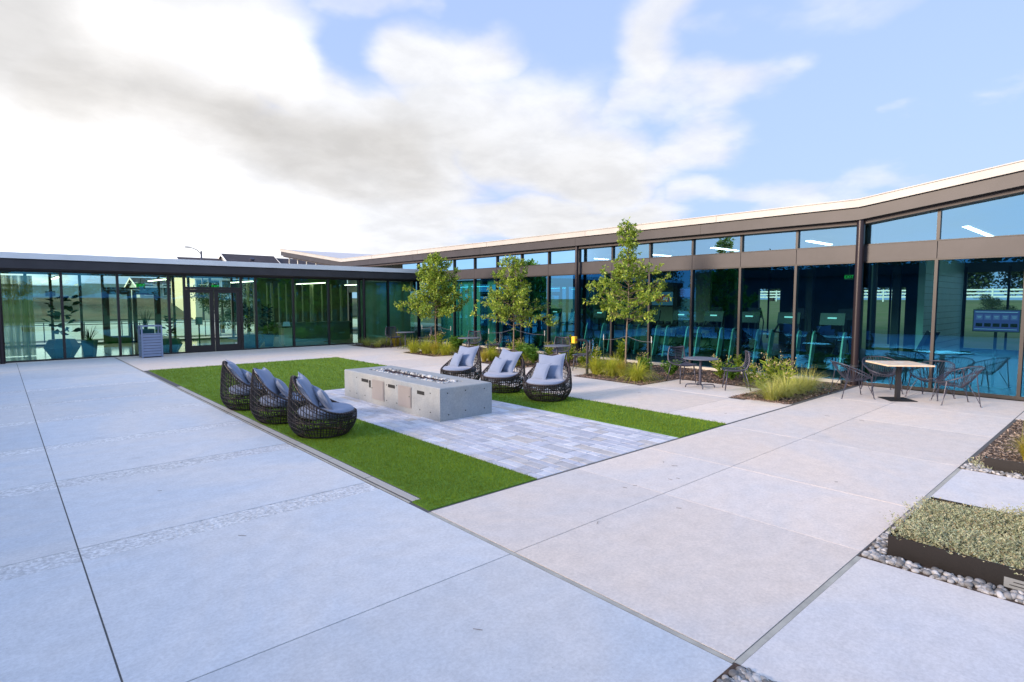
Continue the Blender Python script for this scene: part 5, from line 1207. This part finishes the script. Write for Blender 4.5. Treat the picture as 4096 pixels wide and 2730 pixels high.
# railing beyond the lobby
t = thing('railing', 'low black railing on the pavement behind the lobby', 'railing', (0, 34, 0)); mb = MB(); mb.tube([(-3, 0, .78), (11.5, 0, .78)], .02, 6); mb.build('rail', M['blackm'], t)
for k in range(20): mb = MB(); x = -2.9+k*.75; mb.box(x-.02, x+.02, -.02, .02, -.05, .82 if k % 2 else .9); mb.build('post', M['blackm'], t)
# ------------------------------------------------------------------ far houses, lamp, fences, trees
def house(x0, x1, y0, y1, zb, ze, zr, label, side, axis='x', wins=3):
    t = thing('house', label, 'house', (0, 0, 0), 0, 'houses beyond the street'); mb = MB(); mb.box(x0, x1, y0, y1, zb-2, ze); ym = (y0+y1)/2
    mb.prism([(y0, ze), (y1, ze), (ym, zr-.1)], x0, x1, 'x'); mb.build('wall', M[side], t)
    mb = MB(); o = .4
    for s in (0, 1):
        ya = y0-o if s == 0 else y1+o; za = ze-.12
        mb.prism([(ya, za), (ym, zr), (ym, zr-.12), (ya, za-.12)] if s == 0 else [(ya, za), (ya, za-.12), (ym, zr-.12), (ym, zr)], x0-o, x1+o, 'x')
    mb.build('roof', M['shingle'], t)
    mb = MB()
    for xe in (x0-o-.05, x1+o):
        mb.prism([(y0-o-.02, ze-.30), (ym, zr-.2), (ym, zr+.03), (y0-o-.02, ze-.08)], xe, xe+.05, 'x'); mb.prism([(y1+o, ze-.30), (y1+o, ze-.08), (ym, zr+.03), (ym, zr-.2)], xe, xe+.05, 'x')
    mb.box(x0-o, x1+o, y0-o-.06, y0-o, ze-.28, ze-.1); mb.build('trim', M['trim'], t)
    for k in range(wins):
        xw = x0+(x1-x0)*(k+.5)/wins; mb = MB(); mb.box(xw-.55, xw+.55, y0-.05, y0-.001, zb+.9, zb+2.4); wn = mb.build('window', M['trim'], t); mb = MB(); mb.box(xw-.45, xw+.45, y0-.07, y0-.051, zb+1., zb+2.3); mb.box(xw-.02, xw+.02, y0-.08, y0-.071, zb+1., zb+2.3); mb.build('pane', M['winglass'], wn)
    return t
house(14.2, 17.6, 61, 71, 1.5, 4.2, 6.25, 'tan house behind the street lamp, its roof just over the lobby roof', 'sidingA')
house(18.35, 23.0, 61, 71, 1.5, 4.4, 6.80, 'house with dark shingle roof and round vent right of the street lamp', 'sidingB')
house(23.9, 29.0, 61, 71, 1.5, 4.5, 6.60, 'house with dark roof partly behind the white roof of the gym wing', 'sidingA', wins=2)
house(-4.5, 3.0, 140, 150, 1.5, 4.0, 4.8, 'low tan house seen small through the left lobby glass', 'sidingA')
house(13.4, 19.4, 84, 92, 1.5, 3.7, 4.75, 'grey green house seen through the glass left of the doors', 'sidingB')
mb = MB(); mb.tube([(20.4, 63.9, 6.12), (20.4, 63.8, 6.3)], [.25, .25], 12); tag(mb.build('roof_vent', M['greym']), 'round vent on the dark shingle roof', 'vent')
t = thing('street_lamp', 'curved arm street lamp rising above the lobby roof', 'street lamp', (14.62, 60, 0)); mb = MB(); mb.tube([(0, 0, 0), (0, 0, 6.5)], [.10, .07], 8); mb.build('pole', M['greym'], t, smooth=True)
mb = MB(); mb.tube([(0, 0, 6.15), (-.12, 0, 6.35), (-.4, 0, 6.6), (-.75, 0, 6.75), (-1.0, 0, 6.80)], .035, 6); mb.build('arm', M['greym'], t, smooth=True); mb = MB(); mb.bbox(-1.35, -.95, -.12, .12, 6.76, 6.85, .02); mb.build('lamp_head', M['greym'], t)
# distant tree line: crowns of leaf clumps
def far_tree(x, y, zb, h, r, seed, label, group, n=900):
    rr = np.random.default_rng(seed); t = thing('broad_tree', label, 'tree', (x, y, zb), 0, group); mb = MB(); mb.tube([(0, 0, 0), (.1, 0, h*.4), (0, 0, h*.7)], [.18, .13, .06], 6); mb.build('trunk', M['far_trunk'], t)
    nb = 9; B = np.stack([rr.normal(0, r*.42, nb), rr.normal(0, r*.42, nb), rr.uniform(h*.22, h*.86, nb)], 1); BR = rr.uniform(.28, .5, nb)*r
    k = rr.integers(0, nb, n); v = unit(rr.normal(0, 1, (n, 3))); C = B[k]+v*BR[k][:, None]*rr.uniform(.5, 1.05, (n, 1)); D = unit(rr.normal(0, 1, (n, 3))); Nn = unit(rr.normal(0, .7, (n, 3))+v); Nn = unit(Nn-D*np.sum(Nn*D, 1, keepdims=True)); L = rr.uniform(.09, .19, n)*r/2.6; V, F = ell_leaf_arrays(C, D, Nn, L, L*.7); from_arrays('crown', V, F, M['far_leaf'], t)
GT = 'trees beyond the courtyard'
i = 0
PR = [None]
def far_tree_c(x, y, zb, h, r, label):
    # copies of one built tree, scaled and turned
    global i
    if len(PR) < 4:
        far_tree(0, 0, 0, 5.5, 2.6, 50+len(PR), 'x', GT, 6000); PR.append([o for o in COL.objects if o.name.startswith('broad_tree') and o.parent is None][-1]); o = PR[-1]
    else: o = dup(PR[1+i % 3])
    o.location = (x, y, zb); o.scale = (r/2.6, r/2.6, h/5.5); o.rotation_euler = (0, 0, i*1.7); tag(o, label, 'tree', GT); i += 1
for k, (x, y) in enumerate(((86, 3), (88, 9.5), (85, 15), (90, 21), (87, 27), (90, -3), (86, 33), (91, 40), (84, 46))):
    far_tree_c(x, y, 1.7, 8.5+(k % 3), 5.6, 'dark tree beyond the white fence, %s from the right, seen through the gym glass' % ('second', 'third', 'fourth', 'fifth', 'sixth', 'first', 'seventh', 'eighth', 'ninth')[k])
far_tree_c(46, 6.6, .9, 1.5, 1.1, 'bright shrub on the grass in front of the white fence, seen through the gym')
for k in range(11): far_tree_c(-24-(k % 2)*3, -14+k*5.0, -.1, 6.2+(k % 3)*.4, 4.2, 'tree west of the courtyard mirrored in the gym glass, number %s from the south' % ('one two three four five six seven eight nine ten eleven'.split()[k]))
for k in range(11): far_tree_c(-14+k*6.2, -42-(k % 2)*4, -.1, 5.4+(k % 3)*.7, 4.4, 'tree south of the courtyard mirrored in the lobby glass, number %s from the west' % ('one two three four five six seven eight nine ten eleven'.split()[k]))
for k, (x, y) in enumerate(((-3, 72), (12.3, 37.5), (9.9, 36.5))): far_tree_c(x, y, 0 if y < 50 else 1.8, (4.4, 3.2, 3.0)[k], (3.2, 1.6, 1.5)[k], ('tree on the bank seen through the left end of the lobby', 'street tree behind the lobby counter', 'small street tree seen right of the courtyard doors')[k])
# white rail fence on the rise behind the gym
t = thing('rail_fence', 'white three-rail fence on the grassy rise, seen through the gym', 'fence', (75, 0, 1.8)); mb = MB()
for z in (.55, .9, 1.25): mb.box(-.02, .02, -6, 54, z-.08, z+.08)
mb.build('rails', M['trim'], t)
for k in range(26): mb = MB(); mb.box(-.06, .06, -6.06+k*2.4, -5.94+k*2.4, -.1, 1.4); mb.build('post', M['trim'], t)
t = thing('warehouse', 'long low pale building on the horizon, seen through the left end of the lobby', 'building', (0, 0, 0))
mb = MB(); mb.box(-30, 13, 150, 170, 1.5, 4.6); mb.box(14, 24, 156, 170, 1.5, 5.4); mb.build('wall', M['sidingB'], t)
mb = MB(); mb.box(-30.2, 13.2, 149.8, 170.2, 4.61, 4.8); mb.build('roof', M['trim'], t)
for k in range(7): mb = MB(); mb.box(-20+k*4.6, -18.4+k*4.6, 149.9, 149.99, 2.6, 3.6); mb.build('window', M['winglass'], t)
# umbrellas that show as mirrored shapes in the lobby glass
def umbrella():
    t = thing('patio_umbrella', '', 'umbrella'); mb = MB(); mb.tube([(0, 0, 0), (0, 0, 2.45)], .025, 8); mb.build('pole', M['greym'], t); mb = MB(); mb.lathe([(1.45, 2.08), (1.43, 2.13), (.7, 2.34), (.02, 2.55)], 0, 0, 8); mb.build('canopy', M['umb'], t); mb = MB(); mb.lathe([(0, 0), (.3, 0), (.3, .06), (.03, .08)], 0, 0, 16); mb.build('base', M['blackm'], t); return t
u0 = umbrella()
for k, (x, y) in enumerate(((6.2, -7.5), (9.2, -8.5), (12.6, -8), (3.2, -9.5))):
    c = u0 if k == 0 else dup(u0); c.location = (x, y, 0); tag(c, 'blue patio umbrella mirrored in the lobby glass, %s from the left' % ('second', 'third', 'fourth', 'first')[k], 'umbrella', 'blue patio umbrellas')
